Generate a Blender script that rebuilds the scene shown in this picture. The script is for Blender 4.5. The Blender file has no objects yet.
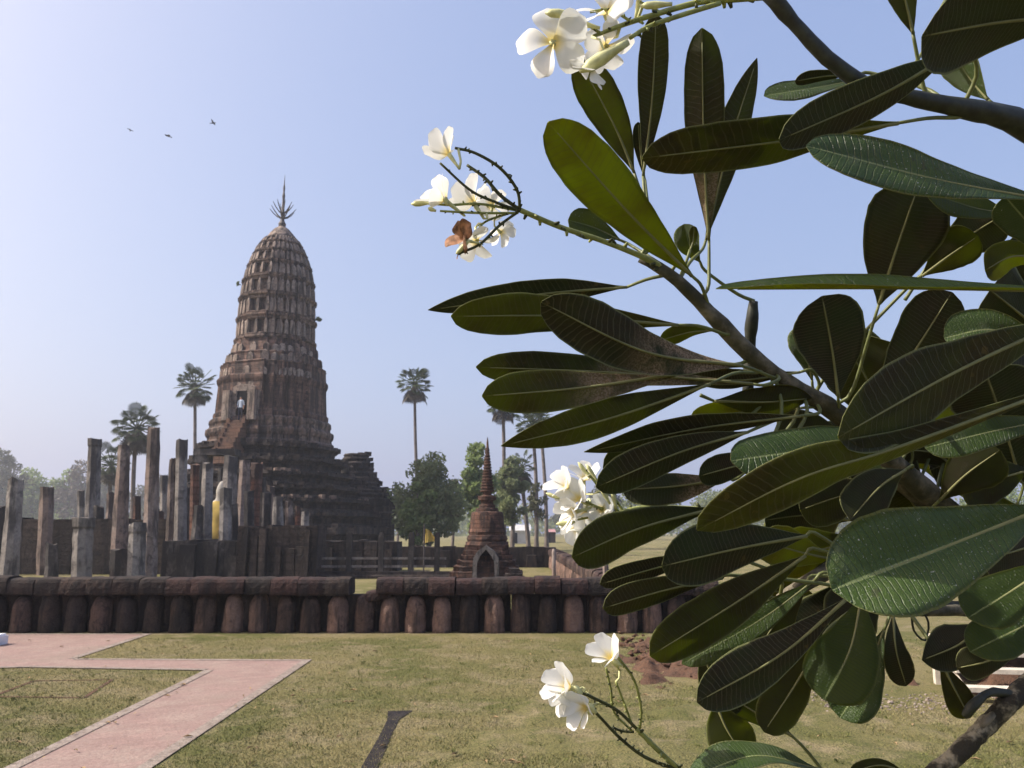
import bpy, bmesh, math, random
import numpy as np
from mathutils import Vector, Matrix, noise
C = bpy.context.scene
COL = C.collection
R = math.radians
rnd = random.Random(7)

# ------------------------------------------------------------------ camera, sky, sun, exposure
W, H, F = 1024, 768, 800.0
PITCH = math.atan(148 / F)
CAMZ = 1.7
cam = bpy.data.cameras.new('camera'); camo = bpy.data.objects.new('camera', cam); COL.objects.link(camo)
camo.location = (0, 0, CAMZ); camo.rotation_euler = (R(90) + PITCH, 0, 0)
cam.sensor_width = 36; cam.lens = F / W * 36; cam.clip_start = 0.05; cam.clip_end = 6000
cam.dof.use_dof = True; cam.dof.focus_distance = 1.15; cam.dof.aperture_fstop = 20
C.camera = camo
C.render.resolution_x = W; C.render.resolution_y = H

SUN_DIR = Vector((-0.74, -0.03, 0.68)).normalized()      # towards the sun
sun_el = math.asin(SUN_DIR.z); sun_rot = math.atan2(SUN_DIR.x, SUN_DIR.y)
wd = bpy.data.worlds.new('World'); C.world = wd; wd.use_nodes = True
wn = wd.node_tree; wn.nodes.clear()
sky = wn.nodes.new('ShaderNodeTexSky'); sky.sky_type = 'NISHITA'; sky.sun_disc = False
sky.sun_elevation = sun_el; sky.sun_rotation = sun_rot
sky.air_density = 1.0; sky.dust_density = 6.0; sky.ozone_density = 2.0; sky.altitude = 0
bg = wn.nodes.new('ShaderNodeBackground'); bg.inputs['Strength'].default_value = 0.13
wo = wn.nodes.new('ShaderNodeOutputWorld')
tint = wn.nodes.new('ShaderNodeMix'); tint.data_type = 'RGBA'; tint.blend_type = 'MULTIPLY'; tint.inputs[0].default_value = 1
tint.inputs[7].default_value = (0.965, 0.818, 0.605, 1)
pale = wn.nodes.new('ShaderNodeMix'); pale.data_type = 'RGBA'; pale.blend_type = 'ADD'; pale.inputs[0].default_value = 1; pale.inputs[7].default_value = (.84, 1.24, 2.62, 1)   # even dry season haze of the sky
wn.links.new(sky.outputs[0], tint.inputs[6]); wn.links.new(tint.outputs[2], pale.inputs[6]); wn.links.new(pale.outputs[2], bg.inputs['Color']); wn.links.new(bg.outputs[0], wo.inputs['Surface'])
sl = bpy.data.lights.new('sun', 'SUN'); sl.energy = 5.0; sl.angle = R(0.5); sl.color = (1, 0.95, 0.87)
so = bpy.data.objects.new('sun', sl); COL.objects.link(so); so.rotation_euler = (-SUN_DIR).to_track_quat('-Z', 'Y').to_euler()
so.location = (-30, 0, 40)
C.view_settings.view_transform = 'Standard'; C.view_settings.look = 'None'
C.view_settings.exposure = 0.48; C.view_settings.gamma = 1.0
C.cycles.max_bounces = 8; C.cycles.transparent_max_bounces = 8; C.cycles.volume_bounces = 0

# ------------------------------------------------------------------ pixel helpers (photo -> place)
_rt = Vector((1, 0, 0)); _up = Vector((0, -math.sin(PITCH), math.cos(PITCH))); _fw = Vector((0, math.cos(PITCH), math.sin(PITCH)))
CAMP = Vector((0, 0, CAMZ))
def ray(px, py): return _fw + _rt * ((px - 512) / F) + _up * ((384 - py) / F)
def P(px, py, d): return CAMP + ray(px, py) * d                       # at camera depth d
def A(px, py, Y): r = ray(px, py); return CAMP + r * (Y / r.y)        # on the plane y = Y
def G(px, py, z=0.0): r = ray(px, py); return CAMP + r * ((z - CAMZ) / r.z)
def SC(py, Y): return (A(512, py, Y) - CAMP).dot(_fw) / F             # metres per pixel at that row and distance

# ------------------------------------------------------------------ object helpers
def tag(o, label=None, cat=None, group=None, kind=None):
    if label: o['label'] = label
    if cat: o['category'] = cat
    if group: o['group'] = group
    if kind: o['kind'] = kind
    return o
def thing(name, label, cat, loc=(0, 0, 0), group=None, rz=0):
    o = bpy.data.objects.new(name, None); COL.objects.link(o); o.location = loc; o.rotation_euler = (0, 0, rz)
    o.empty_display_size = 0.2
    return tag(o, label, cat, group)
def link(name, me, mats, parent=None, smooth=False):
    if not isinstance(mats, (list, tuple)): mats = [mats]
    for m in mats: me.materials.append(m)
    if smooth: me.polygons.foreach_set('use_smooth', [True] * len(me.polygons))
    o = bpy.data.objects.new(name, me); COL.objects.link(o)
    if parent: o.parent = parent
    return o
def objbm(name, bm, mats, parent=None, smooth=False):
    me = bpy.data.meshes.new(name); bm.to_mesh(me); bm.free()
    return link(name, me, mats, parent, smooth)
def objpy(name, vs, fs, mats, parent=None, smooth=False):
    me = bpy.data.meshes.new(name); me.from_pydata([tuple(v) for v in vs], [], fs); me.update()
    return link(name, me, mats, parent, smooth)
def box(bm, c, s, rz=0.0, mi=0, M=None):
    m = Matrix.Translation(c) @ Matrix.Rotation(rz, 4, 'Z') @ Matrix.Diagonal((s[0], s[1], s[2], 1))
    if M: m = M @ m
    r = bmesh.ops.create_cube(bm, size=1, matrix=m)
    fs = set(f for v in r['verts'] for f in v.link_faces)
    for f in fs: f.material_index = mi
    return r['verts']
def tube(bm, pts, rad, n=8, mi=0, cap=True):
    pts = [Vector(p) for p in pts]; rings = []; N = len(pts)
    if not isinstance(rad, (list, tuple)): rad = [rad] * N
    ref = Vector((0.3, 0.2, 1)).normalized(); last = None
    for i, p in enumerate(pts):
        t = (pts[min(i + 1, N - 1)] - pts[max(i - 1, 0)]).normalized()
        if last is None: a = t.cross(ref); a = a.normalized() if a.length > 1e-4 else t.orthogonal().normalized()
        else: a = (last - t * last.dot(t)).normalized()
        last = a; b = t.cross(a)
        rings.append([bm.verts.new(p + (a * math.cos(q) + b * math.sin(q)) * rad[i]) for q in [2 * math.pi * k / n for k in range(n)]])
    for i in range(N - 1):
        for k in range(n):
            f = bm.faces.new((rings[i][k], rings[i][(k + 1) % n], rings[i + 1][(k + 1) % n], rings[i + 1][k])); f.material_index = mi
    if cap:
        for rg in (rings[0][::-1], rings[-1]):
            f = bm.faces.new(rg); f.material_index = mi
def spline(pts, n):
    """Catmull-Rom through points (tuples of any length)"""
    P_ = [np.array(p, float) for p in pts]; out = []
    if len(P_) == 2: return [P_[0] + (P_[1] - P_[0]) * i / n for i in range(n + 1)]
    for i in range(n + 1):
        u = i / n * (len(P_) - 1); k = min(int(u), len(P_) - 2); f = u - k
        p1, p2 = P_[k], P_[k + 1]
        p0 = P_[k - 1] if k > 0 else 2 * p1 - p2
        p3 = P_[k + 2] if k + 2 < len(P_) else 2 * p2 - p1
        out.append(0.5 * (2 * p1 + (p2 - p0) * f + (2 * p0 - 5 * p1 + 4 * p2 - p3) * f * f + (3 * p1 - p0 - 3 * p2 + p3) * f ** 3))
    return out
def lathe(bm, prof, n=24, c=(0, 0), mi=0, wob=0.0, seed=0):
    rings = []
    for r, z in prof:
        rg = []
        for k in range(n):
            a = 2 * math.pi * k / n; rr = r
            if wob: rr *= 1 + wob * noise.noise((math.cos(a) * 2 + seed, math.sin(a) * 2, z * 1.7))
            rg.append(bm.verts.new((c[0] + rr * math.cos(a), c[1] + rr * math.sin(a), z)))
        rings.append(rg)
    for i in range(len(rings) - 1):
        for k in range(n):
            f = bm.faces.new((rings[i][k], rings[i][(k + 1) % n], rings[i + 1][(k + 1) % n], rings[i + 1][k])); f.material_index = mi
    bm.faces.new(rings[0][::-1]).material_index = mi; bm.faces.new(rings[-1]).material_index = mi
def jitter(bm, amt, sc, seed=0):
    for v in bm.verts:
        n = noise.noise_vector(v.co * sc + Vector((seed, seed * 1.3, 0)))
        v.co += n * amt

# ------------------------------------------------------------------ material helpers
class NT:
    def __init__(s, name):
        s.m = bpy.data.materials.new(name); s.m.use_nodes = True; s.t = s.m.node_tree; s.t.nodes.clear()
        s.out = s.n('ShaderNodeOutputMaterial')
    def n(s, typ, **kw):
        nd = s.t.nodes.new(typ)
        for k, v in kw.items():
            if k.startswith('i_'):
                nd.inputs[k[2:].replace('_', ' ')].default_value = v
            else: setattr(nd, k, v)
        return nd
    def l(s, a, b): s.t.links.new(a, b)
    def val(s, a, sock):
        if hasattr(a, 'links'): s.l(a, sock)
        else: sock.default_value = a
    def math(s, op, a, b=None, c=None, clamp=False):
        nd = s.n('ShaderNodeMath', operation=op); nd.use_clamp = clamp
        s.val(a, nd.inputs[0])
        if b is not None: s.val(b, nd.inputs[1])
        if c is not None: s.val(c, nd.inputs[2])
        return nd.outputs[0]
    def mix(s, f, a, b, mode='MIX'):
        nd = s.n('ShaderNodeMix', data_type='RGBA', blend_type=mode)
        s.val(f, nd.inputs[0])
        for q, i in ((a, 6), (b, 7)):
            if hasattr(q, 'links'): s.l(q, nd.inputs[i])
            else: nd.inputs[i].default_value = (*q, 1) if len(q) == 3 else q
        return nd.outputs[2]
    def noise(s, scale, detail=4, rough=0.55, vec=None, stretch=None, dist=0.0):
        nd = s.n('ShaderNodeTexNoise'); nd.inputs['Scale'].default_value = scale; nd.inputs['Detail'].default_value = detail
        nd.inputs['Roughness'].default_value = rough; nd.inputs['Distortion'].default_value = dist
        v = vec
        if stretch:
            mp = s.n('ShaderNodeMapping'); mp.inputs['Scale'].default_value = stretch; s.l(v, mp.inputs[0]); v = mp.outputs[0]
        if v is not None: s.l(v, nd.inputs['Vector'])
        return nd.outputs['Fac']
    def ramp(s, f, lo, hi, a=0.0, b=1.0):
        nd = s.n('ShaderNodeMapRange'); nd.interpolation_type = 'SMOOTHSTEP'
        s.l(f, nd.inputs[0]); nd.inputs[1].default_value = lo; nd.inputs[2].default_value = hi; nd.inputs[3].default_value = a; nd.inputs[4].default_value = b
        return nd.outputs[0]
    def bump(s, h, strength, dist=0.02):
        nd = s.n('ShaderNodeBump'); nd.inputs['Strength'].default_value = strength; nd.inputs['Distance'].default_value = dist
        s.l(h, nd.inputs['Height']); return nd.outputs[0]
    def bsdf(s, col, rough=0.8, spec=0.3, nrm=None):
        b = s.n('ShaderNodeBsdfPrincipled'); s.val((*col, 1) if isinstance(col, tuple) and len(col) == 3 else col, b.inputs['Base Color'])
        s.val(rough, b.inputs['Roughness']); b.inputs['Specular IOR Level'].default_value = spec
        if nrm is not None: s.l(nrm, b.inputs['Normal'])
        return b
    def done(s, sh): s.l(sh.outputs[0] if hasattr(sh, 'outputs') else sh, s.out.inputs['Surface']); return s.m
def wpos(t): return t.n('ShaderNodeNewGeometry').outputs['Position']

def mat_plain(name, col, rough=0.8, spec=0.3, var=0.25, sc=6):
    t = NT(name); p = wpos(t); f = t.noise(sc, 4, .6, p)
    c = t.mix(t.ramp(f, .3, .7), tuple(x * (1 - var) for x in col), tuple(min(1, x * (1 + var)) for x in col))
    return t.done(t.bsdf(c, rough, spec))
def mat_stone(name, base, alt, dark, darkamt=0.5, sc=1.0, streak=1.0, brick=0.0, bumpd=0.05, light=None, brickh=0.07, soot=False):
    """weathered masonry: two stone tones, black lichen in patches and vertical runs, optional courses"""
    base, alt = tuple(x * .82 for x in base), tuple(x * .82 for x in alt); light = tuple(x * .82 for x in light) if light else None
    t = NT(name); p = wpos(t)
    f1 = t.noise(0.9 * sc, 5, .6, p); f2 = t.noise(3.5 * sc, 5, .65, p, None, .4); f3 = t.noise(1.6 * sc, 5, .65, p, (1.6, 1.6, .22 / max(streak, .1)))
    f4 = t.noise(14 * sc, 3, .6, p)
    c = t.mix(t.ramp(f1, .35, .62), base, alt)
    c = t.mix(t.ramp(f2, .3, .75, 0, .45), c, tuple(x * .5 for x in base))
    if light: c = t.mix(t.ramp(f2, .56, .66, 0, .8), c, light)
    hgt = f4
    if brick:
        sep = t.n('ShaderNodeSeparateXYZ'); t.l(p, sep.inputs[0])
        cb = t.n('ShaderNodeCombineXYZ'); t.l(t.math('ADD', sep.outputs[0], t.math('MULTIPLY', sep.outputs[1], .83)), cb.inputs[0]); t.l(sep.outputs[2], cb.inputs[1])
        br = t.n('ShaderNodeTexBrick'); t.l(cb.outputs[0], br.inputs['Vector'])
        br.inputs['Scale'].default_value = 1; br.inputs['Brick Width'].default_value = brickh * 3.4; br.inputs['Row Height'].default_value = brickh
        br.inputs['Mortar Size'].default_value = brickh * .13; br.inputs['Color1'].default_value = (1, 1, 1, 1); br.inputs['Color2'].default_value = (.55, .55, .55, 1); br.inputs['Mortar'].default_value = (.25, .25, .25, 1)
        c = t.mix(brick, c, br.outputs[0], 'MULTIPLY')
        hgt = t.math('ADD', f4, t.math('MULTIPLY', br.outputs[1], -.7))
    lo = .62 - darkamt * .3
    dk = t.math('MAXIMUM', t.ramp(f3, lo, lo + .16), t.ramp(f2, lo + .06, lo + .2, 0, .8))
    if soot:
        at = t.n('ShaderNodeAttribute', attribute_name='soot'); dk = t.math('MAXIMUM', dk, t.ramp(t.math('ADD', at.outputs['Fac'], t.math('MULTIPLY', t.math('SUBTRACT', f3, .5), 2.6)), .55, .95))
    c = t.mix(t.math('MULTIPLY', dk, .93), c, dark)
    c = t.mix(t.ramp(f4, .3, .75, 0, .5), c, tuple(x * .35 for x in base))
    return t.done(t.bsdf(c, .95, .15, t.bump(hgt, .8, bumpd)))

M = {}
M['prang'] = mat_stone('weathered prang stucco', (.40, .30, .25), (.29, .19, .15), (.03, .028, .03), .66, .9, 1, .25, .08, (.36, .29, .24), .25)
M['prang_ornament'] = mat_stone('pale prang stucco ornament', (.47, .385, .33), (.31, .23, .19), (.04, .036, .036), .55, 1.1, 1, .0, .06)
M['prang_brick'] = mat_stone('red laterite prang wall', (.34, .21, .165), (.25, .165, .135), (.03, .028, .03), .68, .8, 1, .45, .08, (.33, .25, .2), .3)
M['prang_base'] = mat_stone('blackened laterite', (.13, .10, .09), (.085, .07, .063), (.022, .022, .024), .6, .8, 1, .35, .1, None, .3)
M['stair'] = mat_stone('worn brick stair', (.26, .15, .11), (.2, .13, .1), (.05, .04, .04), .35, 1, 1, .4, .06, None, .25)
M['dark'] = mat_plain('near black opening shade and doors', (.012, .012, .014), .95, .1)
M['column'] = mat_stone('grey plastered laterite', (.38, .345, .32), (.28, .25, .23), (.05, .046, .046), .5, .8, .45, 0, .02, soot=True)
M['column_warm'] = mat_stone('peeling plaster over laterite', (.38, .315, .285), (.30, .22, .185), (.055, .045, .042), .5, .8, .45, 0, .02, soot=True)
M['column_dark'] = mat_stone('blackened plaster', (.20, .18, .17), (.13, .11, .10), (.025, .024, .026), .8, .8, .45, 0, .02, soot=True)
M['column_brick'] = mat_stone('bare red laterite blocks', (.27, .13, .09), (.2, .12, .1), (.04, .035, .035), .5, 1.3, 1, .5, .04, None, .3, soot=True)
M['soot'] = mat_stone('black weathered column top', (.09, .08, .078), (.05, .045, .045), (.02, .02, .021), .6, 1.3, .6, 0, .02)
M['wall_dark'] = mat_stone('black laterite', (.085, .06, .05), (.05, .042, .04), (.02, .019, .02), .6, 2.2, 1, 0, .03)
M['wall_red'] = mat_stone('reddish laterite', (.31, .20, .16), (.18, .12, .10), (.035, .03, .03), .45, 2.2, .9, 0, .03)
M['wall_mid'] = mat_stone('brown laterite', (.15, .10, .082), (.10, .07, .06), (.025, .022, .022), .55, 2.2, .9, 0, .03)
M['coping_red'] = mat_stone('dark red coping laterite', (.088, .052, .047), (.055, .037, .035), (.025, .022, .024), .5, 2.2, .8, 0, .03)
M['chedi'] = mat_stone('red brick chedi', (.25, .135, .10), (.15, .09, .07), (.03, .026, .026), .62, 2.0, 1, .75, .05, None, .14)
M['chedi_trim'] = mat_stone('grey plaster arch', (.26, .24, .23), (.16, .14, .13), (.03, .03, .03), .5, 3, 1, 0, .02)
M['white_paint'] = mat_plain('white painted stone', (.74, .74, .76), .6, .3, .06)
M['iron'] = mat_plain('dark iron', (.06, .05, .05), .6, .4)
M['wood_pale'] = mat_plain('pale weathered planks', (.5, .45, .37), .8, .2, .2, 14)
M['wood_dark'] = mat_plain('dark old timber', (.06, .045, .035), .85, .2, .3, 14)
M['yellow_cloth'] = mat_plain('yellow robe cloth', (.42, .30, .08), .8, .2, .12, 3)
M['statue_white'] = mat_plain('white plaster statue', (.30, .28, .25), .7, .2, .12, 3)
M['roof_white'] = mat_plain('pale metal roof', (.75, .75, .75), .5, .3, .06, 1)
M['roof_pink'] = mat_plain('faded pink roof', (.6, .36, .36), .6, .3, .1, 1)
M['wall_pale'] = mat_plain('pale far wall', (.4, .4, .4), .8, .2, .1, 1)
M['bird'] = mat_plain('dark bird plumage', (.05, .05, .055), .8, .2)
M['skin'] = mat_plain('skin', (.35, .2, .14), .6, .3, .05)
M['shirt'] = mat_plain('pale blue shirt cloth', (.5, .58, .7), .8, .2, .06)
M['trousers'] = mat_plain('dark trousers cloth', (.03, .035, .06), .8, .2, .1)
M['hair'] = mat_plain('black hair', (.012, .011, .01), .6, .4)

def mat_lawn(name, bare=False):
    t = NT(name); p = wpos(t)
    a = t.noise(.28, 5, .6, p, None, .6); b = t.noise(1.6, 5, .65, p, None, .5); c_ = t.noise(55, 3, .7, p); d = t.noise(9, 4, .7, p)
    c = t.mix(t.ramp(a, .36, .64), (.115, .118, .038), (.22, .185, .088))
    c = t.mix(t.ramp(b, .45, .68), c, (.25, .205, .118))
    c = t.mix(t.ramp(d, .5, .75, 0, .7), c, (.068, .09, .024))
    c = t.mix(t.ramp(c_, .42, .7, 0, .75), c, (.045, .042, .02))
    h = t.math('ADD', t.math('MULTIPLY', c_, 1.0), t.math('MULTIPLY', d, 1.2))
    return t.done(t.bsdf(c, .95, .12, t.bump(h, .9, .03)))
M['lawn'] = mat_lawn('dry lawn')
t = NT('grass blade'); p = wpos(t); a = t.noise(.28, 5, .6, p, None, .6); b = t.noise(1.6, 5, .65, p, None, .5); q = t.noise(40, 2, .6, p)
c = t.mix(t.ramp(a, .36, .64), (.135, .138, .044), (.25, .205, .098)); c = t.mix(t.ramp(b, .45, .68), c, (.28, .235, .13)); c = t.mix(t.ramp(q, .4, .65, 0, .7), c, (.09, .11, .033))
bs = t.bsdf(c, .8, .2); M['blade'] = t.done(bs)

M['tuft'] = mat_plain('green grass tuft', (.13, .14, .045), .8, .2, .4, 3)
M['litter'] = mat_plain('dry leaf litter', (.22, .15, .08), .8, .2, .5, 5)
def mat_path():
    t = NT('pink brick paving'); p = wpos(t)
    mp = t.n('ShaderNodeMapping'); mp.inputs['Rotation'].default_value = (0, 0, R(-28)); t.l(p, mp.inputs[0])
    br = t.n('ShaderNodeTexBrick'); t.l(mp.outputs[0], br.inputs['Vector']); br.inputs['Scale'].default_value = 1
    br.inputs['Brick Width'].default_value = .2; br.inputs['Row Height'].default_value = .1; br.inputs['Mortar Size'].default_value = .006
    br.inputs['Color1'].default_value = (.265, .18, .16, 1); br.inputs['Color2'].default_value = (.21, .145, .13, 1); br.inputs['Mortar'].default_value = (.21, .145, .125, 1)
    f = t.noise(2.2, 5, .65, p); g = t.noise(12, 4, .7, p); k = t.noise(30, 2, .6, p)
    c = t.mix(t.ramp(f, .4, .7, 0, .6), br.outputs[0], (.285, .23, .195))
    c = t.mix(t.ramp(g, .6, .75, 0, .6), c, (.22, .16, .12))
    c = t.mix(t.ramp(k, .38, .66, 0, .55), c, (.19, .125, .11)); q_ = t.noise(70, 3, .7, p); c = t.mix(t.ramp(q_, .5, .75, 0, .5), c, (.36, .28, .25))
    w_ = t.noise(.7, 4, .6, p); c = t.mix(t.ramp(w_, .5, .7, 0, .45), c, (.20, .16, .13))
    return t.done(t.bsdf(c, .95, .12, t.bump(t.math('ADD', g, t.math('MULTIPLY', k, .8)), .6, .012)))
M['path'] = mat_path()
M['kerb'] = mat_stone('pale path edging', (.40, .335, .29), (.31, .25, .215), (.14, .11, .09), .4, 5, .5, 0, .01)
M['dirt'] = mat_stone('red laterite earth', (.24, .135, .09), (.17, .10, .07), (.07, .045, .035), .4, 6, .3, 0, .06, (.34, .24, .17))
M['drain'] = mat_stone('dark drain sheet', (.035, .03, .034), (.06, .05, .042), (.012, .012, .014), .4, 6, .3, 0, .02)

def mat_foliage(name, c1, c2, tr=0.25, sc=.6):
    t = NT(name); p = wpos(t); f = t.noise(sc, 3, .6, p); g = t.noise(sc * 9, 2, .6, p)
    c = t.mix(t.ramp(f, .35, .65), c1, c2); c = t.mix(t.ramp(g, .4, .8, 0, .5), c, tuple(x * 1.5 for x in c2))
    b = t.bsdf(c, .7, .2); tl = t.n('ShaderNodeBsdfTranslucent'); t.l(c, tl.inputs[0])
    mx = t.n('ShaderNodeMixShader'); mx.inputs[0].default_value = tr; t.l(b.outputs[0], mx.inputs[1]); t.l(tl.outputs[0], mx.inputs[2])
    return t.done(mx)
M['fol_dark'] = mat_foliage('dark green leaves', (.12, .145, .075), (.20, .235, .115), .45)
M['fol_green'] = mat_foliage('bright green leaves', (.125, .17, .065), (.21, .27, .105), .45)
M['fol_grey'] = mat_foliage('grey green leaves', (.07, .075, .05), (.11, .115, .065))
M['fol_brown'] = mat_foliage('sparse dry twigs', (.10, .085, .07), (.13, .11, .09), .1)
M['palm'] = mat_foliage('palm fans', (.03, .045, .022), (.055, .075, .03), .12)
M['palm_dead'] = mat_foliage('dead palm skirt', (.05, .045, .04), (.08, .07, .055), .1)
M['bark_far'] = mat_plain('grey bark', (.13, .11, .10), .9, .1, .3, 2)

# plumeria materials -- surfaces of the two sides of each blade
def mat_leaf(name, top, sunpatch=False):
    t = NT(name); uv = t.n('ShaderNodeUVMap').outputs[0]; sep = t.n('ShaderNodeSeparateXYZ'); t.l(uv, sep.inputs[0])
    u, v = sep.outputs[0], sep.outputs[1]
    av = t.math('ABSOLUTE', t.math('SUBTRACT', v, .5)); av2 = t.math('MULTIPLY', av, 2.0)
    ob = t.n('ShaderNodeObjectInfo').outputs['Random']
    p = wpos(t); wob = t.noise(35, 2, .5, p)
    ph = t.math('ADD', t.math('SUBTRACT', t.math('MULTIPLY', u, 36.0), t.math('MULTIPLY', av2, 1.3)), t.math('MULTIPLY', wob, 1.3))
    fr = t.math('ABSOLUTE', t.math('SUBTRACT', t.math('FRACT', ph), .5))
    vein = t.ramp(fr, .02, .13, 1, 0)
    rib = t.ramp(av2, .02, .05, 1, 0); edge = t.ramp(av2, .93, .975)
    # faint net between the side veins
    vo = t.n('ShaderNodeTexVoronoi', feature='DISTANCE_TO_EDGE'); t.l(p, vo.inputs['Vector']); vo.inputs['Scale'].default_value = 260
    net = t.ramp(vo.outputs['Distance'], .0, .12, 1, 0)
    n1 = t.noise(28, 4, .6, p); n2 = t.noise(9, 4, .65, p); n3 = t.noise(420, 2, .6, p)
    if top:
        c = t.mix(t.ramp(n2, .3, .7), (.026, .048, .009), (.05, .082, .016))
        c = t.mix(t.math('MULTIPLY', vein, .3), c, (.06, .085, .03))
        c = t.mix(t.math('MULTIPLY', rib, .85), c, (.2, .24, .10))
        c = t.mix(t.math('MULTIPLY', t.ramp(n3, .66, .71, 0, .8), t.ramp(n2, .42, .6)), c, (.45, .46, .42))
        c = t.mix(t.ramp(n1, .5, .8, 0, .25), c, (.16, .16, .12))
    else:
        vein = t.math('MULTIPLY', vein, t.ramp(n2, .3, .62, .45, 1))
        ca = t.mix(ob, (.016, .027, .006), (.026, .026, .009))
        c = t.mix(t.ramp(n2, .32, .68), ca, (.026, .019, .010)); c = t.mix(t.ramp(n1, .28, .5, .75, 0), c, (.010, .014, .005))
        c = t.mix(t.ramp(n1, .60, .76, 0, .6), c, (.05, .034, .02))
        c = t.mix(t.math('MULTIPLY', net, .12), c, (.06, .06, .03))
        c = t.mix(t.math('MULTIPLY', vein, .6), c, (.10, .095, .045))
        c = t.mix(t.math('MULTIPLY', rib, .7), c, (.125, .12, .055))
    sp = t.noise(60, 2, .5, p); c = t.mix(t.math('MULTIPLY', t.ramp(sp, .66, .70), t.ramp(n2, .48, .6)), c, (.045, .055, .02) if top else (.075, .055, .02))
    if sunpatch:  # brown patches of grazing sunlight near the stalk, painted into the colour
        k_ = t.math('MULTIPLY', t.math('MULTIPLY', t.ramp(u, .03, .12), t.ramp(u, .38, .62, 1, 0)), t.ramp(t.math('ADD', n1, t.math('MULTIPLY', n2, .6)), .62, .85))
        c = t.mix(k_, c, t.mix(t.ramp(n3, .4, .6), (.26, .19, .12), (.09, .06, .035)))
    c = t.mix(t.math('MULTIPLY', edge, .7), c, (.20, .21, .08))  # bright rim light of the blade outline, painted into the colour
    hg = t.math('ADD', t.math('MULTIPLY', vein, -1.0 if top else 1.0), t.math('MULTIPLY', n3, .35))
    hg = t.math('ADD', hg, t.math('MULTIPLY', net, .25))
    hg = t.math('ADD', hg, t.math('MULTIPLY', n1, 2.2))
    nr = t.bump(hg, .75 if top else .5, .0014)
    ro = t.math('ADD', .26 if top else .5, t.math('MULTIPLY', n2, .30))
    b = t.bsdf(c, ro, .30 if top else .24, nr)
    tl = t.n('ShaderNodeBsdfTranslucent'); tc = t.mix(t.math('MULTIPLY', vein, .5), (.34, .39, .03), (.16, .18, .02)); tc = t.mix(t.ramp(n2, .35, .7, 0, .6), tc, (.17, .12, .025)); t.l(tc, tl.inputs[0])
    mx = t.n('ShaderNodeMixShader'); t.l(t.math('ADD', .06, t.math('MULTIPLY', t.math('POWER', ob, 1.6), .52)), mx.inputs[0])
    t.l(b.outputs[0], mx.inputs[1]); t.l(tl.outputs[0], mx.inputs[2])
    return t.done(mx)
M['leaf_top'] = mat_leaf('plumeria leaf upper side', True)
M['leaf_under'] = mat_leaf('plumeria leaf underside', False)
M['leaf_sunpatch'] = mat_leaf('plumeria underside with painted sun patches', False, True)
M['midrib'] = mat_plain('pale midrib', (.17, .17, .07), .6, .3, .15, 30)
M['petiole'] = mat_plain('green petiole', (.12, .135, .045), .5, .4, .2, 30)
M['stalk'] = mat_plain('green flower stalk', (.24, .26, .08), .5, .4, .25, 60)
M['stalk_dark'] = mat_plain('dark old flower stalk', (.05, .055, .022), .6, .3, .4, 60)
t = NT('plumeria bark'); p = wpos(t); a = t.noise(40, 5, .65, p); b_ = t.noise(150, 3, .6, p); w_ = t.noise(14, 3, .6, p)
c = t.mix(t.ramp(a, .35, .65), (.07, .062, .04), (.19, .165, .12)); c = t.mix(t.ramp(w_, .42, .62, 0, .85), c, (.035, .036, .022)); c = t.mix(t.ramp(b_, .55, .75, 0, .6), c, (.05, .045, .03))
M['bark'] = t.done(t.bsdf(c, .75, .25, t.bump(t.math('ADD', a, t.math('MULTIPLY', b_, .5)), .8, .003)))
t = NT('old bark'); p = wpos(t); a = t.noise(22, 4, .65, p); b_ = t.noise(130, 3, .6, p)
c = t.mix(t.ramp(a, .44, .6), (.035, .031, .022), (.30, .26, .18)); c = t.mix(t.ramp(b_, .45, .7, 0, .7), c, (.03, .026, .02))
M['bark_old'] = t.done(t.bsdf(c, .8, .2, t.bump(t.math('ADD', a, b_), .9, .004)))
M['bark_dark'] = mat_plain('dark green bark', (.022, .024, .016), .55, .4, .5, 60)
t = NT('plumeria petal'); uv = t.n('ShaderNodeUVMap').outputs[0]; sep = t.n('ShaderNodeSeparateXYZ'); t.l(uv, sep.inputs[0])
f = t.ramp(sep.outputs[0], .05, .40, 1, 0); c = t.mix(t.math('MULTIPLY', f, .9), (.80, .80, .77), (.76, .62, .2))
b = t.bsdf(c, .45, .3); tl = t.n('ShaderNodeBsdfTranslucent'); t.l(c, tl.inputs[0]); mx = t.n('ShaderNodeMixShader'); mx.inputs[0].default_value = .35
t.l(b.outputs[0], mx.inputs[1]); t.l(tl.outputs[0], mx.inputs[2]); M['petal'] = t.done(mx)
M['petal_brown'] = mat_plain('withered petal', (.20, .10, .055), .7, .2, .7, 90)
M['bud'] = mat_plain('flower bud', (.55, .55, .28), .5, .3, .2, 60)

# ------------------------------------------------------------------ the setting: ground, paths
def sheet(name, pts, z, mat, kind='structure'):
    o = objpy(name, [(p[0], p[1], z) for p in pts], [list(range(len(pts)))], mat)
    if o.data.polygons[0].normal.z < 0: o.data.flip_normals()
    return tag(o, kind=kind)
sheet('ground', [(-700, -60), (700, -60), (700, 900), (-700, 900)], 0, M['lawn'])
pathpx = [(0, 634), (152, 634), (76, 659), (312, 660), (150, 770), (2, 770), (204, 671), (28, 668), (0, 678)]
path = [G(*q) for q in pathpx]
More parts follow.
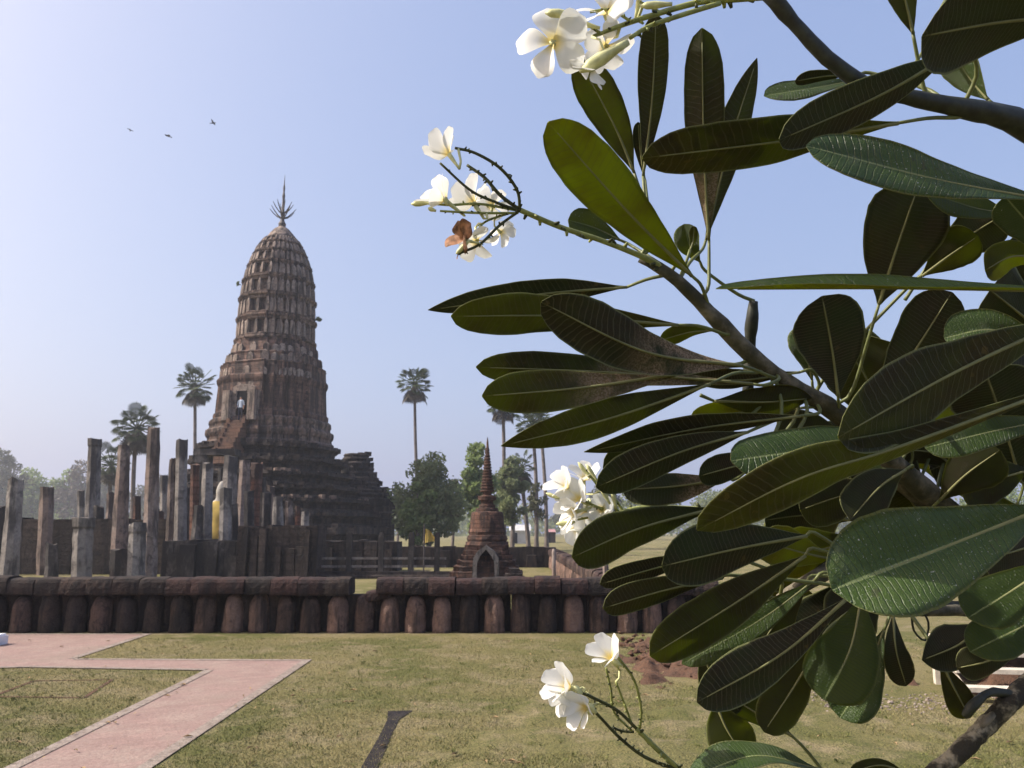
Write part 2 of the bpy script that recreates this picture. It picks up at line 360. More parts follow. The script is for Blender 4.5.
# carry the path on past the frame
lf = (path[0] - path[1]).normalized(); path[0] = path[1] + lf * 14; path[8] = Vector((path[0].x, path[8].y - 1.1, 0))
dn = (path[4] - path[3]).normalized(); path[4] = path[3] + dn * 7.5; path[5] = path[5] + (path[5] - path[6]).normalized() * 3.3
sheet('brick_path', [(p.x, p.y) for p in path], .005, M['path'])
def kerb(i, j, w=.11):
    a, b = path[i], path[j]; d = (b - a).normalized(); n = Vector((-d.y, d.x, 0))
    cen = sum(path, Vector()) / len(path)
    best = n
    # the side the paving lies on
    m = (a + b) / 2 + n * .1
    if not inside(m.x, m.y): best = -n
    return [(a.x, a.y), (b.x, b.y), (b.x + best.x * w, b.y + best.y * w), (a.x + best.x * w, a.y + best.y * w)]
PX = np.array([[p.x, p.y] for p in path])
def inside(x, y, poly=PX):
    r = False; n = len(poly); j = n - 1
    for i in range(n):
        if (poly[i][1] > y) != (poly[j][1] > y) and x < (poly[j][0] - poly[i][0]) * (y - poly[i][1]) / (poly[j][1] - poly[i][1]) + poly[i][0]: r = not r
        j = i
    return r
bm = bmesh.new()
for k, (i, j) in enumerate(((0, 1), (1, 2), (2, 3), (3, 4), (5, 6), (6, 7), (7, 8))):
    q = kerb(i, j)
    f = bm.faces.new([bm.verts.new((x, y, .008 + .0006 * k)) for x, y in q]); f.normal_update()
    if f.normal.z < 0: f.normal_flip()
tag(objbm('path_edging', bm, M['kerb']), kind='structure')
# thin worn outline of an old brick footing in the lawn
bm = bmesh.new(); q = [G(*c) for c in ((34, 681), (112, 680), (84, 698), (-8, 697))]
for i in range(4):
    a, b = q[i], q[(i + 1) % 4]; d = (b - a).normalized(); n = Vector((-d.y, d.x, 0)) * .022
    f = bm.faces.new([bm.verts.new((v.x, v.y, .0042 + .0005 * i)) for v in (a - n, b - n, b + n, a + n)]); f.normal_update()
    if f.normal.z < 0: f.normal_flip()
tag(objbm('old_footing', bm, M['dirt']), kind='structure')
# drain slot, drawn as a flat dark sheet just above the lawn
drainpx = [(388, 711.5), (413, 711), (399, 720), (393, 733), (377, 770), (360, 770), (379, 737), (387, 721)]
DR = [G(*q) for q in drainpx]; DR[4] = DR[4] + (DR[4] - DR[3]) * .5; DR[5] = DR[5] + (DR[5] - DR[6]) * .5
bm = bmesh.new(); vs0 = [bm.verts.new((p.x, p.y, .006)) for p in DR]; f = bm.faces.new(vs0); f.normal_update()
if f.normal.z < 0: f.normal_flip()
tag(objbm('drain', bm, M['drain']), kind='structure')
DR = [p + Vector((rnd.uniform(-.03, .03), rnd.uniform(-.03, .03), 0)) for p in DR]
DRP = np.array([[p.x, p.y] for p in DR])
# bank of red earth
def mound(name, poly, hmax, mat, res=.05, seed=1):
    xs = [p.x for p in poly]; ys = [p.y for p in poly]; cx, cy = (min(xs) + max(xs)) / 2, (min(ys) + max(ys)) / 2
    rx, ry = (max(xs) - min(xs)) / 2, (max(ys) - min(ys)) / 2
    nx, ny = int(2 * rx / res) + 2, int(2 * ry / res) + 2; vs = []; fs = []
    for j in range(ny):
        for i in range(nx):
            u, v = -1 + 2 * i / (nx - 1), -1 + 2 * j / (ny - 1); r = math.sqrt(u * u + v * v)
            x, y = cx + u * rx, cy + v * ry
            e = max(0, 1 - r * (1 + .8 * noise.noise((x * 1.3, y * 1.3, seed)) + .4 * noise.noise((x * 5, y * 5, seed))))
            z = hmax * min(1, e * 2.2) * (.6 + .8 * noise.noise((x * 3, y * 3, seed)) + .35 * noise.noise((x * 11, y * 11, seed)))
            vs.append((x, y, (z if e > 0 else 0) - .012))
    for j in range(ny - 1):
        for i in range(nx - 1): fs.append((j * nx + i, j * nx + i + 1, (j + 1) * nx + i + 1, (j + 1) * nx + i))
    return tag(objpy(name, vs, fs, mat, None, True), kind='structure')
mound('earth_bank', [G(604, 641), G(800, 641), G(690, 694)], .2, M['dirt'])
mound('lawn_rise', [G(440, 700), G(900, 700), G(700, 800)], .06, M['lawn'], .12, 5)
def scatter(name, label, cat, n, region, r0, r1, mat, seed, lift=0.0):
    rs = random.Random(seed); bm = bmesh.new()
    for i in range(n):
        px, py = region(rs); g = G(px, py); r_ = rs.uniform(r0, r1) * (1 if rs.random() < .85 else 1.8)
        q = bmesh.ops.create_icosphere(bm, subdivisions=1, radius=r_, matrix=Matrix.Translation((g.x, g.y, r_ * .3 + lift * rs.random())) @ Matrix.Rotation(rs.random() * 6, 4, 'Z') @ Matrix.Diagonal((1.3, .9, .6, 1)))
        for v in q['verts']: v.co += noise.noise_vector(v.co * 40) * r_ * .5
    return tag(objbm(name, bm, mat), label, cat, kind='stuff')
scatter('rubble', 'loose clods of red earth along the wall foot', 'rubble', 260, lambda r: (lambda u, v: (612 + u * 170 + v * 20, 638 + v * 48 * (1 - abs(u - .5))))(r.random(), r.random()), .012, .05, M['dirt'], 4, .1)
scatter('pebbles', 'thin scatter of pale pebbles on the lawn at lower right', 'pebbles', 420, lambda r: (840 + r.gauss(60, 62), 703 + r.gauss(0, 5)), .004, .016, M['kerb'], 6)

# short grass: nobody could count the blades
rs = np.random.RandomState(3); NB = 420000
yy = 5.3 + (rs.rand(NB) ** 1.35) * 8.3; xx = (rs.rand(NB) * 2 - 1) * (yy * .74 + .9)
keep = np.ones(NB, bool)
def np_inside(poly, x, y):
    r = np.zeros(len(x), bool); j = len(poly) - 1
    for i in range(len(poly)):
        c1 = (poly[i][1] > y) != (poly[j][1] > y)
        xi = (poly[j][0] - poly[i][0]) * (y - poly[i][1]) / (poly[j][1] - poly[i][1] + 1e-12) + poly[i][0]
        r ^= c1 & (x < xi); j = i
    return r
keep &= ~np_inside(PX, xx + rs.randn(NB) * .05 + .07 * np.sin(yy * 7 + 3 * np.sin(xx * 3)), yy + rs.randn(NB) * .03); keep &= ~np_inside(DRP, xx + rs.randn(NB) * .05, yy + rs.randn(NB) * .05)
eb = [G(598, 640), G(880, 640), G(690, 712)]
ex, ey = (eb[0].x + eb[1].x) / 2, (eb[0].y + eb[2].y) / 2
keep &= ((xx - ex) / (eb[1].x - eb[0].x) * 2) ** 2 + ((yy - ey) / (eb[0].y - eb[2].y) * 2) ** 2 > .75
xx, yy = xx[keep], yy[keep]; n = len(xx); hh = (.006 + .016 * rs.rand(n)) ; an = rs.rand(n) * 6.283; bw = .0018 + .002 * rs.rand(n)
ln = rs.randn(n, 2) * .012
V = np.zeros((n, 3, 3)); V[:, 0, 0] = xx - np.cos(an) * bw; V[:, 0, 1] = yy - np.sin(an) * bw; V[:, 1, 0] = xx + np.cos(an) * bw; V[:, 1, 1] = yy + np.sin(an) * bw
V[:, 2, 0] = xx + ln[:, 0]; V[:, 2, 1] = yy + ln[:, 1]; V[:, 2, 2] = hh
def mesh_np(name, verts, loops, per):
    me = bpy.data.meshes.new(name); nv = len(verts); nf = len(loops) // per
    me.vertices.add(nv); me.vertices.foreach_set('co', verts.reshape(-1)); me.loops.add(len(loops)); me.loops.foreach_set('vertex_index', loops)
    me.polygons.add(nf); me.polygons.foreach_set('loop_start', np.arange(0, nf * per, per)); me.update(); me.validate(); return me
me = mesh_np('grass', V.reshape(-1, 3), np.arange(3 * n), 3)
tag(link('grass', me, M['blade']), 'short dry lawn grass in front of the laterite wall', 'grass', kind='stuff')

rt = random.Random(21); tv, tf = [], []
for i in range(1300):                       # taller tufts standing in the cut lawn
    y_ = 5.2 + rt.random() ** 1.6 * 7.5; x_ = rt.uniform(-1, 1) * (y_ * .74 + .6)
    if inside(x_ + rt.gauss(0, .04), y_ + rt.gauss(0, .04)) or inside(x_, y_, DRP): continue
    hgt = rt.uniform(.02, .05)
    for k in range(rt.randint(4, 9)):
        a = rt.random() * 6.28; w_ = rt.uniform(.0015, .003); bx_, by_ = x_ + rt.gauss(0, .012), y_ + rt.gauss(0, .012); dx, dy = math.cos(a) * hgt * rt.uniform(.2, .8), math.sin(a) * hgt * rt.uniform(.2, .8)
        b0 = len(tv); tv += [(bx_ - math.sin(a) * w_, by_ + math.cos(a) * w_, 0), (bx_ + math.sin(a) * w_, by_ - math.cos(a) * w_, 0), (bx_ + dx * .5, by_ + dy * .5, hgt * .7), (bx_ + dx, by_ + dy, hgt * rt.uniform(.7, 1.0))]; tf += [(b0, b0 + 1, b0 + 2), (b0 + 1, b0 + 3, b0 + 2)]
tag(objpy('grass_tufts', tv, tf, M['tuft']), 'taller green grass tufts scattered over the lawn', 'grass', kind='stuff')
tv, tf = [], []
for i in range(240):                        # dry fallen leaves
    y_ = 5.2 + rt.random() * 8; x_ = rt.uniform(-1, 1) * (y_ * .74 + .4); a = rt.random() * 6.28; l_ = rt.uniform(.02, .05); c_, s_ = math.cos(a) * l_, math.sin(a) * l_
    b0 = len(tv); tv += [(x_ - c_, y_ - s_, .015), (x_ + s_ * .35, y_ - c_ * .35, .025 + rt.random() * .01), (x_ + c_, y_ + s_, .02), (x_ - s_ * .35, y_ + c_ * .35, .03)]; tf.append((b0, b0 + 1, b0 + 2, b0 + 3))
tag(objpy('fallen_leaves', tv, tf, M['litter']), 'small dry fallen leaves strewn over lawn and path', 'leaf litter', kind='stuff')

# ------------------------------------------------------------------ laterite wall with round posts
WY = 14.42
def wall_post(parent, c, r, h, mat, seed):
    bm = bmesh.new(); n = 14; prof = [(r * 1.06, -.02), (r * 1.02, h * .1), (r * 1.01, h * .2), (r * 1.0, h * .3), (r, h * .4), (r * .99, h * .5), (r * .98, h * .6), (r * .95, h * .7), (r * .88, h * .8), (r * .74, h * .9), (r * .5, h * .97), (r * .2, h)]
    lathe(bm, prof, 20, (0, 0), 0, .14, seed); jitter(bm, .018, 7, seed); jitter(bm, .01, 22, seed)
    for v in bm.verts: v.co += Vector(c)
    return objbm('wall_post', bm, mat, parent, True)
def coping(parent, a, b, z0, z1, depth, mat, seed, name='coping_block'):
    """block with rounded back running from a to b"""
    d = Vector(b) - Vector(a); L = d.length; d.normalize(); s = Vector((-d.y, d.x, 0)); h = z1 - z0
    sec = [(-.48, .0), (-.51, .12), (-.52, .4), (-.50, .7), (-.44, .88), (-.3, .97), (0, 1.0), (.3, .97), (.44, .88), (.5, .7), (.52, .4), (.5, 0)]
    bm = bmesh.new(); rings = []; nseg = max(4, int(L / .07))
    for i in range(nseg + 1):
        e = .975 if i in (0, nseg) else 1.0; c = Vector(a) + d * (L * i / nseg)
        rings.append([bm.verts.new(c + s * (q[0] * depth * e) + Vector((0, 0, z0 + h * (q[1] * e + (1 - e) * .4)))) for q in sec])
    m = len(sec)
    for i in range(nseg):
        for k in range(m): bm.faces.new((rings[i][k], rings[i][(k + 1) % m], rings[i + 1][(k + 1) % m], rings[i + 1][k]))
    bm.faces.new(rings[0][::-1]); bm.faces.new(rings[-1]); jitter(bm, .014, 4, seed); jitter(bm, .008, 18, seed)
    bmesh.ops.recalc_face_normals(bm, faces=bm.faces[:])
    return objbm(name, bm, mat, parent, False)
wall = thing('laterite_wall', 'long low laterite wall of rounded posts under heavy coping blocks across the lawn', 'wall', (0, WY, 0))
X1 = A(716, 600, WY).x; SP = 26.0 * SC(600, WY); gap0, gap1 = A(368, 590, WY).x, A(391, 590, WY).x
ZT = A(512, 577.5, WY - .2).z; ZB = A(512, 594.8, WY - .2).z
x = X1 - SP * .5; k = 0
while x > -12:
    pxx = 512 + x / WY * F; dk = rnd.random()
    mat = M['wall_dark'] if (pxx < 40 or dk < .14) else (M['wall_red'] if dk < .5 + .3 * (pxx > 330) else M['wall_mid'])
    if pxx < 240 and dk < .7: mat = M['wall_mid'] if dk < .4 else M['wall_dark']
    wall_post(wall, (x + rnd.uniform(-.015, .015), rnd.uniform(-.03, .03) - .06, 0), SP * rnd.uniform(.36, .405), ZB + rnd.uniform(-.03, .05), mat, k)
    if not (gap0 - .06 < x < gap1 - .02):
        zz = rnd.uniform(-.015, .015); cmat = M['wall_dark'] if pxx < 165 else (M['coping_red'] if rnd.random() < .75 else M['wall_dark'])
        coping(wall, (x - SP * .5 + .003, -.02 + rnd.uniform(-.02, .02), 0), (x + SP * .5 - .003, -.02 + rnd.uniform(-.02, .02), 0), ZB + zz, ZT + zz + rnd.uniform(-.015, .015), rnd.uniform(.47, .53), cmat, k)
    x -= SP; k += 1
bm = bmesh.new(); nb = 60; wl = X1 + 12.2
for i in range(nb): box(bm, (-12.1 + wl * (i + .5) / nb, .14 + rnd.uniform(-.03, .03), ZB * .5), (wl / nb * .97, .3, ZB - .01 + rnd.uniform(-.03, .0)))
objbm('wall_core', bm, M['wall_dark'], wall)
o = coping(wall, (gap0 + .0, .02, -.04), (gap1 + .02, .02, .05), ZB - .1, ZB + .1, .42, M['coping_red'], 77, 'fallen_coping_block')
o['label'] = 'slumped half coping block in the gap of the wall'
# the second wall running back from the first
wall2 = thing('laterite_wall', 'reddish laterite wall running back into the distance right of the small chedi', 'wall', (1.95, WY + .5, 0))
for k in range(56):
    y = .3 + k * .46
    wall_post(wall2, (rnd.uniform(-.02, .02), y, 0), rnd.uniform(.15, .19), rnd.uniform(.6, .68), M['wall_red'] if rnd.random() < .7 else M['wall_mid'], 200 + k)
bm = bmesh.new()
for i in range(40): box(bm, (.17, .3 + 25.6 * (i + .5) / 40, .29), (.28, 25.6 / 40 * .97, .58 + rnd.uniform(-.03, .03)))
objbm('wall_core', bm, M['wall_mid'], wall2)
y = .05; k = 0
while y < 26:
    L = rnd.uniform(.5, .75); coping(wall2, (.04, y, 0), (.04, y + L - .02, 0), .6, .9 + rnd.uniform(-.03, .02), .46, M['coping_red'] if rnd.random() < .6 else M['wall_mid'], 300 + k); y += L; k += 1
# two pale standing posts beside it
for (px, y0, y1, w, lab) in ((554, 549, 572, 4.2, 'slim pale stone post beside the receding laterite wall, nearer the chedi'), (606, 563, 578, 6, 'short pale stone post before the receding laterite wall, beside the leaf tip')):
    Y = 22 if px < 580 else 16; s = SC(560, Y); a = A(px, y1, Y); zt = A(px, y0, Y).z
    bm = bmesh.new(); lathe(bm, [(w * s * .55, 0), (w * s * .5, zt * .5), (w * s * .47, zt * .95), (w * s * .3, zt)], 9, (0, 0), 0, .1, px); jitter(bm, .015, 4, px)
    o = objbm('stone_post', bm, M['column_warm']); o.location = (a.x, Y, 0); tag(o, lab, 'post', 'pale posts by the receding wall')

# ------------------------------------------------------------------ low rail fence of dark stone before the prang
FY = 31.0
fx0, fx1 = A(316, 560, FY).x, A(446, 560, FY).x
fence = thing('stone_fence', 'low dark stone fence of square posts and thin rails at the prang foot', 'fence', ((fx0 + fx1) / 2, FY, 0))
for px in (317, 349, 381, 411, 437):
    bm = bmesh.new(); c = A(px, 560, FY).x - (fx0 + fx1) / 2
    box(bm, (c, 0, .8), (.2, .2, 1.6)); box(bm, (c, 0, 1.64), (.15, .15, .1)); jitter(bm, .02, 3, px); objbm('fence_post', bm, M['column_dark'], fence)
for z in (.72, .42):
    bm = bmesh.new(); box(bm, (0, .02, z), (fx1 - fx0, .1, .085)); objbm('fence_rail', bm, M['column'], fence)
bm = bmesh.new(); box(bm, (0, 0, .12), (fx1 - fx0 + .6, .45, .24)); box(bm, (0, -.35, .06), (fx1 - fx0 + .6, .5, .12)); jitter(bm, .01, 3); objbm('plinth', bm, M['prang_base'], fence)

# ------------------------------------------------------------------ the great prang
def plan(w, q=None):
    """redented square, unit half width w"""
    a = q or [(1, .28), (.92, .28), (.92, .45), (.82, .45), (.82, .61), (.72, .61), (.72, .72)]
    quad = a + [(y, x) for x, y in a[::-1]][1:]
    pts = []
    for k in range(4):
        c, s = [(1, 0), (0, 1), (-1, 0), (0, -1)][k]
        pts += [(x * c - y * s, x * s + y * c) for x, y in quad]
    return [(x * w, y * w) for x, y in pts]
SQ = [(1, .36), (.91, .36), (.91, .54), (.81, .54), (.81, .67), (.72, .67), (.72, .72)]
ROT = R(14)
def sil(q):
    return max(abs(x * math.cos(ROT + .29) - y * math.sin(ROT + .29)) for x, y in plan(1, q))
KR, KS = sil(None), sil(SQ)
def stack(bm, prof, q=None, mi=0, cap=True):
    rings = [[bm.verts.new((x, y, z)) for x, y in plan(w, q)] for w, z in prof]; n = len(rings[0])
    for i in range(len(rings) - 1):
        for k in range(n):
            f = bm.faces.new((rings[i][k], rings[i][(k + 1) % n], rings[i + 1][(k + 1) % n], rings[i + 1][k])); f.material_index = mi
    if cap:
        bm.faces.new(rings[0][::-1]).material_index = mi; bm.faces.new(rings[-1]).material_index = mi
PY = 60.0
pc = A(270.5, 436, PY); PXc = pc.x
prang = thing('prang', 'tall weathered Khmer style corncob prang tower rising above the ruined columns', 'temple tower', (PXc, PY, 0), None, -ROT)
def zpx(py): return A(270, py, PY).z
def wpx(w, py, k): return w * SC(py, PY) / k
# stepped base
tiers = [(545, 528, 124), (528, 514, 112), (514, 501, 101), (501, 489, 92), (489, 476, 84), (476, 463, 76), (463, 449, 69)]
for i, (ya, yb, w) in enumerate(tiers):
    bm = bmesh.new(); z0 = zpx(ya) if i else -.1; z1 = zpx(yb); h = z1 - z0; ww = wpx(w, yb, KS)
    stack(bm, [(ww * 1.02, z0), (ww * 1.02, z0 + h * .16), (ww * .965, z0 + h * .2), (ww * .93, z0 + h * .3), (ww * .93, z0 + h * .58), (ww * .955, z0 + h * .62), (ww * .965, z0 + h * .74), (ww * 1.01, z0 + h * .78), (ww * 1.01, z1)], SQ)
    bmesh.ops.subdivide_edges(bm, edges=[e for e in bm.edges if e.calc_length() > 1.2], cuts=2); jitter(bm, .05, .9, i * 7); jitter(bm, .04, 3, i)
    objbm('base_tier', bm, M['prang_base'], prang)
    rb = bmesh.new(); pl = plan(ww * .985, SQ)
    for k in range(70):                     # broken edge stones lying on the ledge
        j_ = rnd.randrange(len(pl)); a_, b_ = Vector(pl[j_ - 1]), Vector(pl[j_]); c_ = a_.lerp(b_, rnd.random()); e_ = rnd.uniform(.12, .3)
        box(rb, (c_.x, c_.y, z1 + e_ * .35), (e_ * 1.5, e_, e_ * rnd.uniform(.6, 1.2)), rnd.random() * 3)
    jitter(rb, .04, 3, i); tag(objbm('loose_stones', rb, M['prang_base'] if rnd.random() < .7 else M['prang'], prang), kind='stuff')
# moulded plinth and body
bm = bmesh.new()
pf = [(449, 62.5), (446, 62.5), (444, 60), (441, 59.5), (439, 61), (437, 61.8), (434, 61.6), (432, 58.5), (429, 58), (427, 59), (424, 58.6), (422, 56)]
stack(bm, [(wpx(w, y, KS), zpx(y)) for y, w in pf], SQ); jitter(bm, .05, 1.2, 3); objbm('plinth_moulding', bm, M['prang'], prang)
bm = bmesh.new()
pf = [(422, 55.5), (418, 55.5), (416, 53.5), (390, 52), (387, 53.4), (384, 53.6), (382, 51.5), (372, 50.5), (370, 51.2), (368, 46.5), (362, 45.5), (360, 46.2), (358, 41.5), (346, 39.5)]
stack(bm, [(wpx(w, y, KS), zpx(y)) for y, w in pf], SQ)
bmesh.ops.subdivide_edges(bm, edges=[e for e in bm.edges if e.calc_length() > 1.0], cuts=1); jitter(bm, .05, 1.3, 9); objbm('body', bm, M['prang_brick'], prang)
# antefix: pointed upright slab
def antefix(bm, p, nrm, w, h, d, mi=0, lean=.0):
    nrm = Vector(nrm).normalized(); s = Vector((-nrm.y, nrm.x, 0)); up = (Vector((0, 0, 1)) - nrm * lean)
    sh = [(-.5, 0), (.5, 0), (.52, .55), (.34, .82), (0, 1.0), (-.34, .82), (-.52, .55)]
    fr = [bm.verts.new(Vector(p) + s * (x * w) + up * (y * h) + nrm * (d * (.5 if y < .9 else .1))) for x, y in sh]
    bk = [bm.verts.new(Vector(p) + s * (x * w) + up * (y * h) - nrm * d * .5) for x, y in sh]
    bm.faces.new(fr).material_index = mi; bm.faces.new(bk[::-1]).material_index = mi; n = len(sh)
    for k in range(n): bm.faces.new((fr[k], bk[k], bk[(k + 1) % n], fr[(k + 1) % n])).material_index = mi
def ring_spots(w, q=None):
    """corner posts and face centres of the plan with outward normals"""
    pts = plan(w, q); out = []; n = len(pts)
    for i in range(n):
        a, b, c_ = Vector(pts[i - 1]), Vector(pts[i]), Vector(pts[(i + 1) % n])
        if (b - a).cross(c_ - b) > 1e-6: out.append((b * .985, b.normalized()))
    for i in range(n):
        a, b = Vector(pts[i - 1]), Vector(pts[i])
        if (b - a).length > w * .15 and q is None and ((a + b) / 2).length > w * .8: m = (a + b) / 2; out.append((m * .985, m.normalized()))
    for k in range(4):
        d = Vector([(1, 0), (0, 1), (-1, 0), (0, -1)][k]); out.append((d * w, d))
        s = Vector((-d.y, d.x)); pass
    return out
# seven diminishing corncob tiers
TY = [346, 325, 304.5, 286, 270.5, 258, 248, 240]; TW = [39.2, 38.6, 37.4, 35, 31.3, 26.6, 21.6, 15.5]
for i in range(7):
    z0, z1 = zpx(TY[i]), zpx(TY[i + 1]); h = z1 - z0; w0, w1 = wpx(TW[i], TY[i], KR), wpx(TW[i + 1], TY[i + 1], KR); bm = bmesh.new()
    f = lambda t: w0 + (w1 - w0) * t
    stack(bm, [(w0 * 1.0, z0), (w0 * 1.02, z0 + h * .06), (w0 * 1.02, z0 + h * .13), (w0 * .975, z0 + h * .16), (w0 * .985, z0 + h * .22), (w0 * .96, z0 + h * .25), (f(.3) * .84, z0 + h * .27), (f(.85) * .85, z0 + h * .84), (f(.9) * .955, z0 + h * .88), (w1 * .975, z0 + h * .93), (w1 * .975, z1 + h * .02)])
    wid = w0 * .088
    for p, nn in ring_spots(w0 * .965):
        antefix(bm, (p.x * .985, p.y * .985, z0 + h * .22), (nn.x, nn.y, 0), wid * rnd.uniform(.85, 1.05), h * rnd.uniform(.66, .76), w0 * .07, 1, (w0 - w1) / h * .8)
    jitter(bm, .035, 2.5, i * 5); objbm('corncob_tier', bm, [M['prang'], M['prang_ornament']], prang)
bm = bmesh.new(); lathe(bm, [(wpx(w, y, 1), zpx(y)) for y, w in ((241, 15.5), (238, 14), (234, 11), (230, 7.5), (227.5, 4), (226, 2))], 24, (0, 0), 0, .05, 4); objbm('cap', bm, M['prang_ornament'], prang, True)
# finial with prongs
fin = thing('finial', None, None); fin.parent = prang
s = SC(205, PY); bm = bmesh.new()
lathe(bm, [(3.3 * s, zpx(227)), (3.8 * s, zpx(224)), (2.2 * s, zpx(221)), (1.5 * s, zpx(217)), (2.4 * s, zpx(214)), (1.5 * s, zpx(211)), (1.1 * s, zpx(200)), (1.5 * s, zpx(196)), (.8 * s, zpx(192)), (1.1 * s, zpx(188)), (.5 * s, zpx(184)), (.12 * s, zpx(175))], 10); objbm('shaft', bm, M['iron'], fin)
bm = bmesh.new()
for row, (yb, yt, sp) in enumerate(((219, 209, 13), (214, 203, 10))):
    for k in range(8):
        a = k * math.pi / 4 + row * .4 + .3; pts = []
        for u in (0, .35, .7, 1): r_ = sp * s * (u ** .85); pts.append((r_ * math.cos(a), r_ * math.sin(a), zpx(yb) + (zpx(yt) - zpx(yb)) * u ** 1.4))
        tube(bm, pts, [.6 * s, .55 * s, .5 * s, .25 * s], 5)
objbm('prongs', bm, M['iron'], fin)
# doorway porches on the two faces seen; local frame: front face is -Y
def porch(door, steps):
    zb, zt = zpx(428), zpx(399.5); wf = wpx(54, 405, KS)
    rot = Matrix.Rotation(0 if door else R(90), 4, 'Z'); hh = zt - zb; pw = 1.0
    pr = bmesh.new(); yf = -wf - .1
    for sx in (-1, 1):
        for k, (a, b_) in enumerate(((.58, .3), (.84, .5))):
            box(pr, (sx * a, yf + .1 + k * .28, zb + hh / 2), (.28, .34, hh), 0, 0, rot)
        box(pr, (sx * .78, yf + .16, zb + .22), (.72, .62, .44), 0, 0, rot); box(pr, (sx * .78, yf + .16, zt - .1), (.7, .6, .24), 0, 0, rot)
        box(pr, (sx * 1.0, -wf - .2, zb + hh / 2), (.55, .9, hh * .98), 0, 0, rot)
    jitter(pr, .03, 2, 4); objbm('door_pilasters', pr, M['prang_ornament'] if door else M['prang_brick'], prang)
    bm = bmesh.new()     # tiered pediment
    for (w, z, h2, yo) in ((1.0, zt + .02, .35, .0), (.72, zt + .3, .8, .12), (.4, zt + .9, .8, .3)):
        antefix(bm, rot @ Vector((0, yf + .35 + yo, z)), rot.to_3x3() @ Vector((0, -1, 0)), w * 1.75, h2 * 1.5, .55, 0, .05)
    for sx in (-1, 1): antefix(bm, rot @ Vector((sx * .95, yf + .5, zt + .1)), rot.to_3x3() @ Vector((0, -1, 0)), .36, .95, .3, 0, .0)
    jitter(bm, .05, 2, 8); objbm('pediment', bm, M['prang_ornament'], prang)
    bm = bmesh.new(); box(bm, (0, -wf + .12, zb + hh / 2), (.95, .5, hh * .99), 0, 0, rot); objbm('doorway', bm, M['dark'], prang)  # solid block; the darkness of the opening is painted on it
    if steps:
        st = bmesh.new(); z1 = zb - .0; n = 14; za = zpx(462)
        for k in range(n):
            zz = z1 - (z1 - za) * (k / n); box(st, (0, yf - .53 - k * .12, (zz + za - .6) / 2), (.95, .14, zz - za + .6), 0, 0, rot)
        for sx in (-1, 1):
            for k in range(7): zz = z1 + .12 - (z1 - za) * (k / 7); box(st, (sx * .6, yf - .58 - k * .24, (zz + za - .6) / 2), (.26, .25, zz - za + .6), 0, 0, rot)
        jitter(st, .02, 2, 1); objbm('stairway', st, M['stair'], prang)
        fl = bmesh.new(); box(fl, (0, yf + .2, zb - .136), (1.5, 1.3, .28), 0, 0, rot); objbm('landing', fl, M['stair'], prang)
    return rot @ Vector((.05, yf - .26, zb + .004))
door_at = porch(True, True)
# corner antefixes at the shoulders
for (y, w) in ((383, 51), (369, 46.5), (359, 41.5)):
    ww = wpx(w, y, KS)
    for p, nn in ring_spots(ww, SQ): ab = bmesh.new(); antefix(ab, (p.x * .98, p.y * .98, zpx(y) - .05), (nn.x, nn.y, 0), .5, rnd.uniform(.55, .9), .3, 0, .05); jitter(ab, .03, 2, 6); objbm('shoulder_antefix', ab, M['prang_ornament'] if rnd.random() < .6 else M['prang'], prang)

# ruined bell stump behind its right shoulder
SY = 66.0; sc0 = SC(480, SY); cx = A(355, 500, SY).x
bm = bmesh.new(); zz = lambda y: A(355, y, SY).z
prof = [(40, 560), (39.5, 520)]
for k, (w_, y_) in enumerate(((37.5, 519), (38.5, 512), (37, 506), (38, 499), (35, 494), (31, 490), (26, 487), (23.5, 482.5), (21.5, 477.5), (19.5, 472.5), (17.5, 467.5), (15.5, 462.5), (13.8, 458), (12.2, 454.2))): prof += [(w_, prof[-1][1] - .4), (w_ + .8, y_ + 1.5), (w_ - .6, y_)]
sq_p = [(w_ * sc0, zz(y_) if y_ < 550 else -.1) for w_, y_ in prof]
lathe(bm, sq_p, 22, (0, 0), 0, .04, 2)
for k in range(150):
    w_, z_ = sq_p[rnd.randrange(6, len(sq_p))]; a_ = rnd.random() * 6.28; e_ = rnd.uniform(.15, .4); box(bm, (w_ * .97 * math.cos(a_), w_ * .97 * math.sin(a_), z_ + e_ * .1), (e_ * 1.4, e_, e_), a_)
jitter(bm, .05, 1.5, 3); o = objbm('ruined_chedi', bm, M['prang_base']); o.location = (cx, SY, 0); tag(o, 'dark broken bell shaped chedi stump behind the right side of the prang', 'ruined chedi')

# ------------------------------------------------------------------ small brick chedi behind the wall
CY = 27.0; cs = SC(520, CY); c0 = A(487, 540, CY)
ch = thing('brick_chedi', 'small red brick chedi with ringed spire and arched niche behind the wall', 'chedi', (c0.x, CY, 0))
cz = lambda y: A(487, y, CY).z
def sq_stack(bm, prof):
    rings = []
    for w, z in prof: rings.append([bm.verts.new((x, y, z)) for x, y in plan(w, [(1, .72), (.9, .72), (.9, .82), (.82, .82), (.82, .9), (.8, .9), (.8, .8)][:3] + [(.82, .82)])])
    n = len(rings[0])
    for i in range(len(rings) - 1):
        for k in range(n): bm.faces.new((rings[i][k], rings[i][(k + 1) % n], rings[i + 1][(k + 1) % n], rings[i + 1][k]))
    bm.faces.new(rings[0][::-1]); bm.faces.new(rings[-1])
bm = bmesh.new()
pf = [(38, None), (38, 577), (35, 576.5), (35, 571), (31.5, 570.5), (31.5, 565.5), (28, 565), (28, 560), (25.5, 559.5), (25.5, 555), (23, 554.5), (23, 550), (21.5, 549.5), (21.5, 545)]
sq_stack(bm, [(w * cs, cz(y) if y else -.05) for w, y in pf]); bmesh.ops.subdivide_edges(bm, edges=[e for e in bm.edges if e.calc_length() > .3], cuts=3); jitter(bm, .045, 4, 1); objbm('stepped_base', bm, M['chedi'], ch)
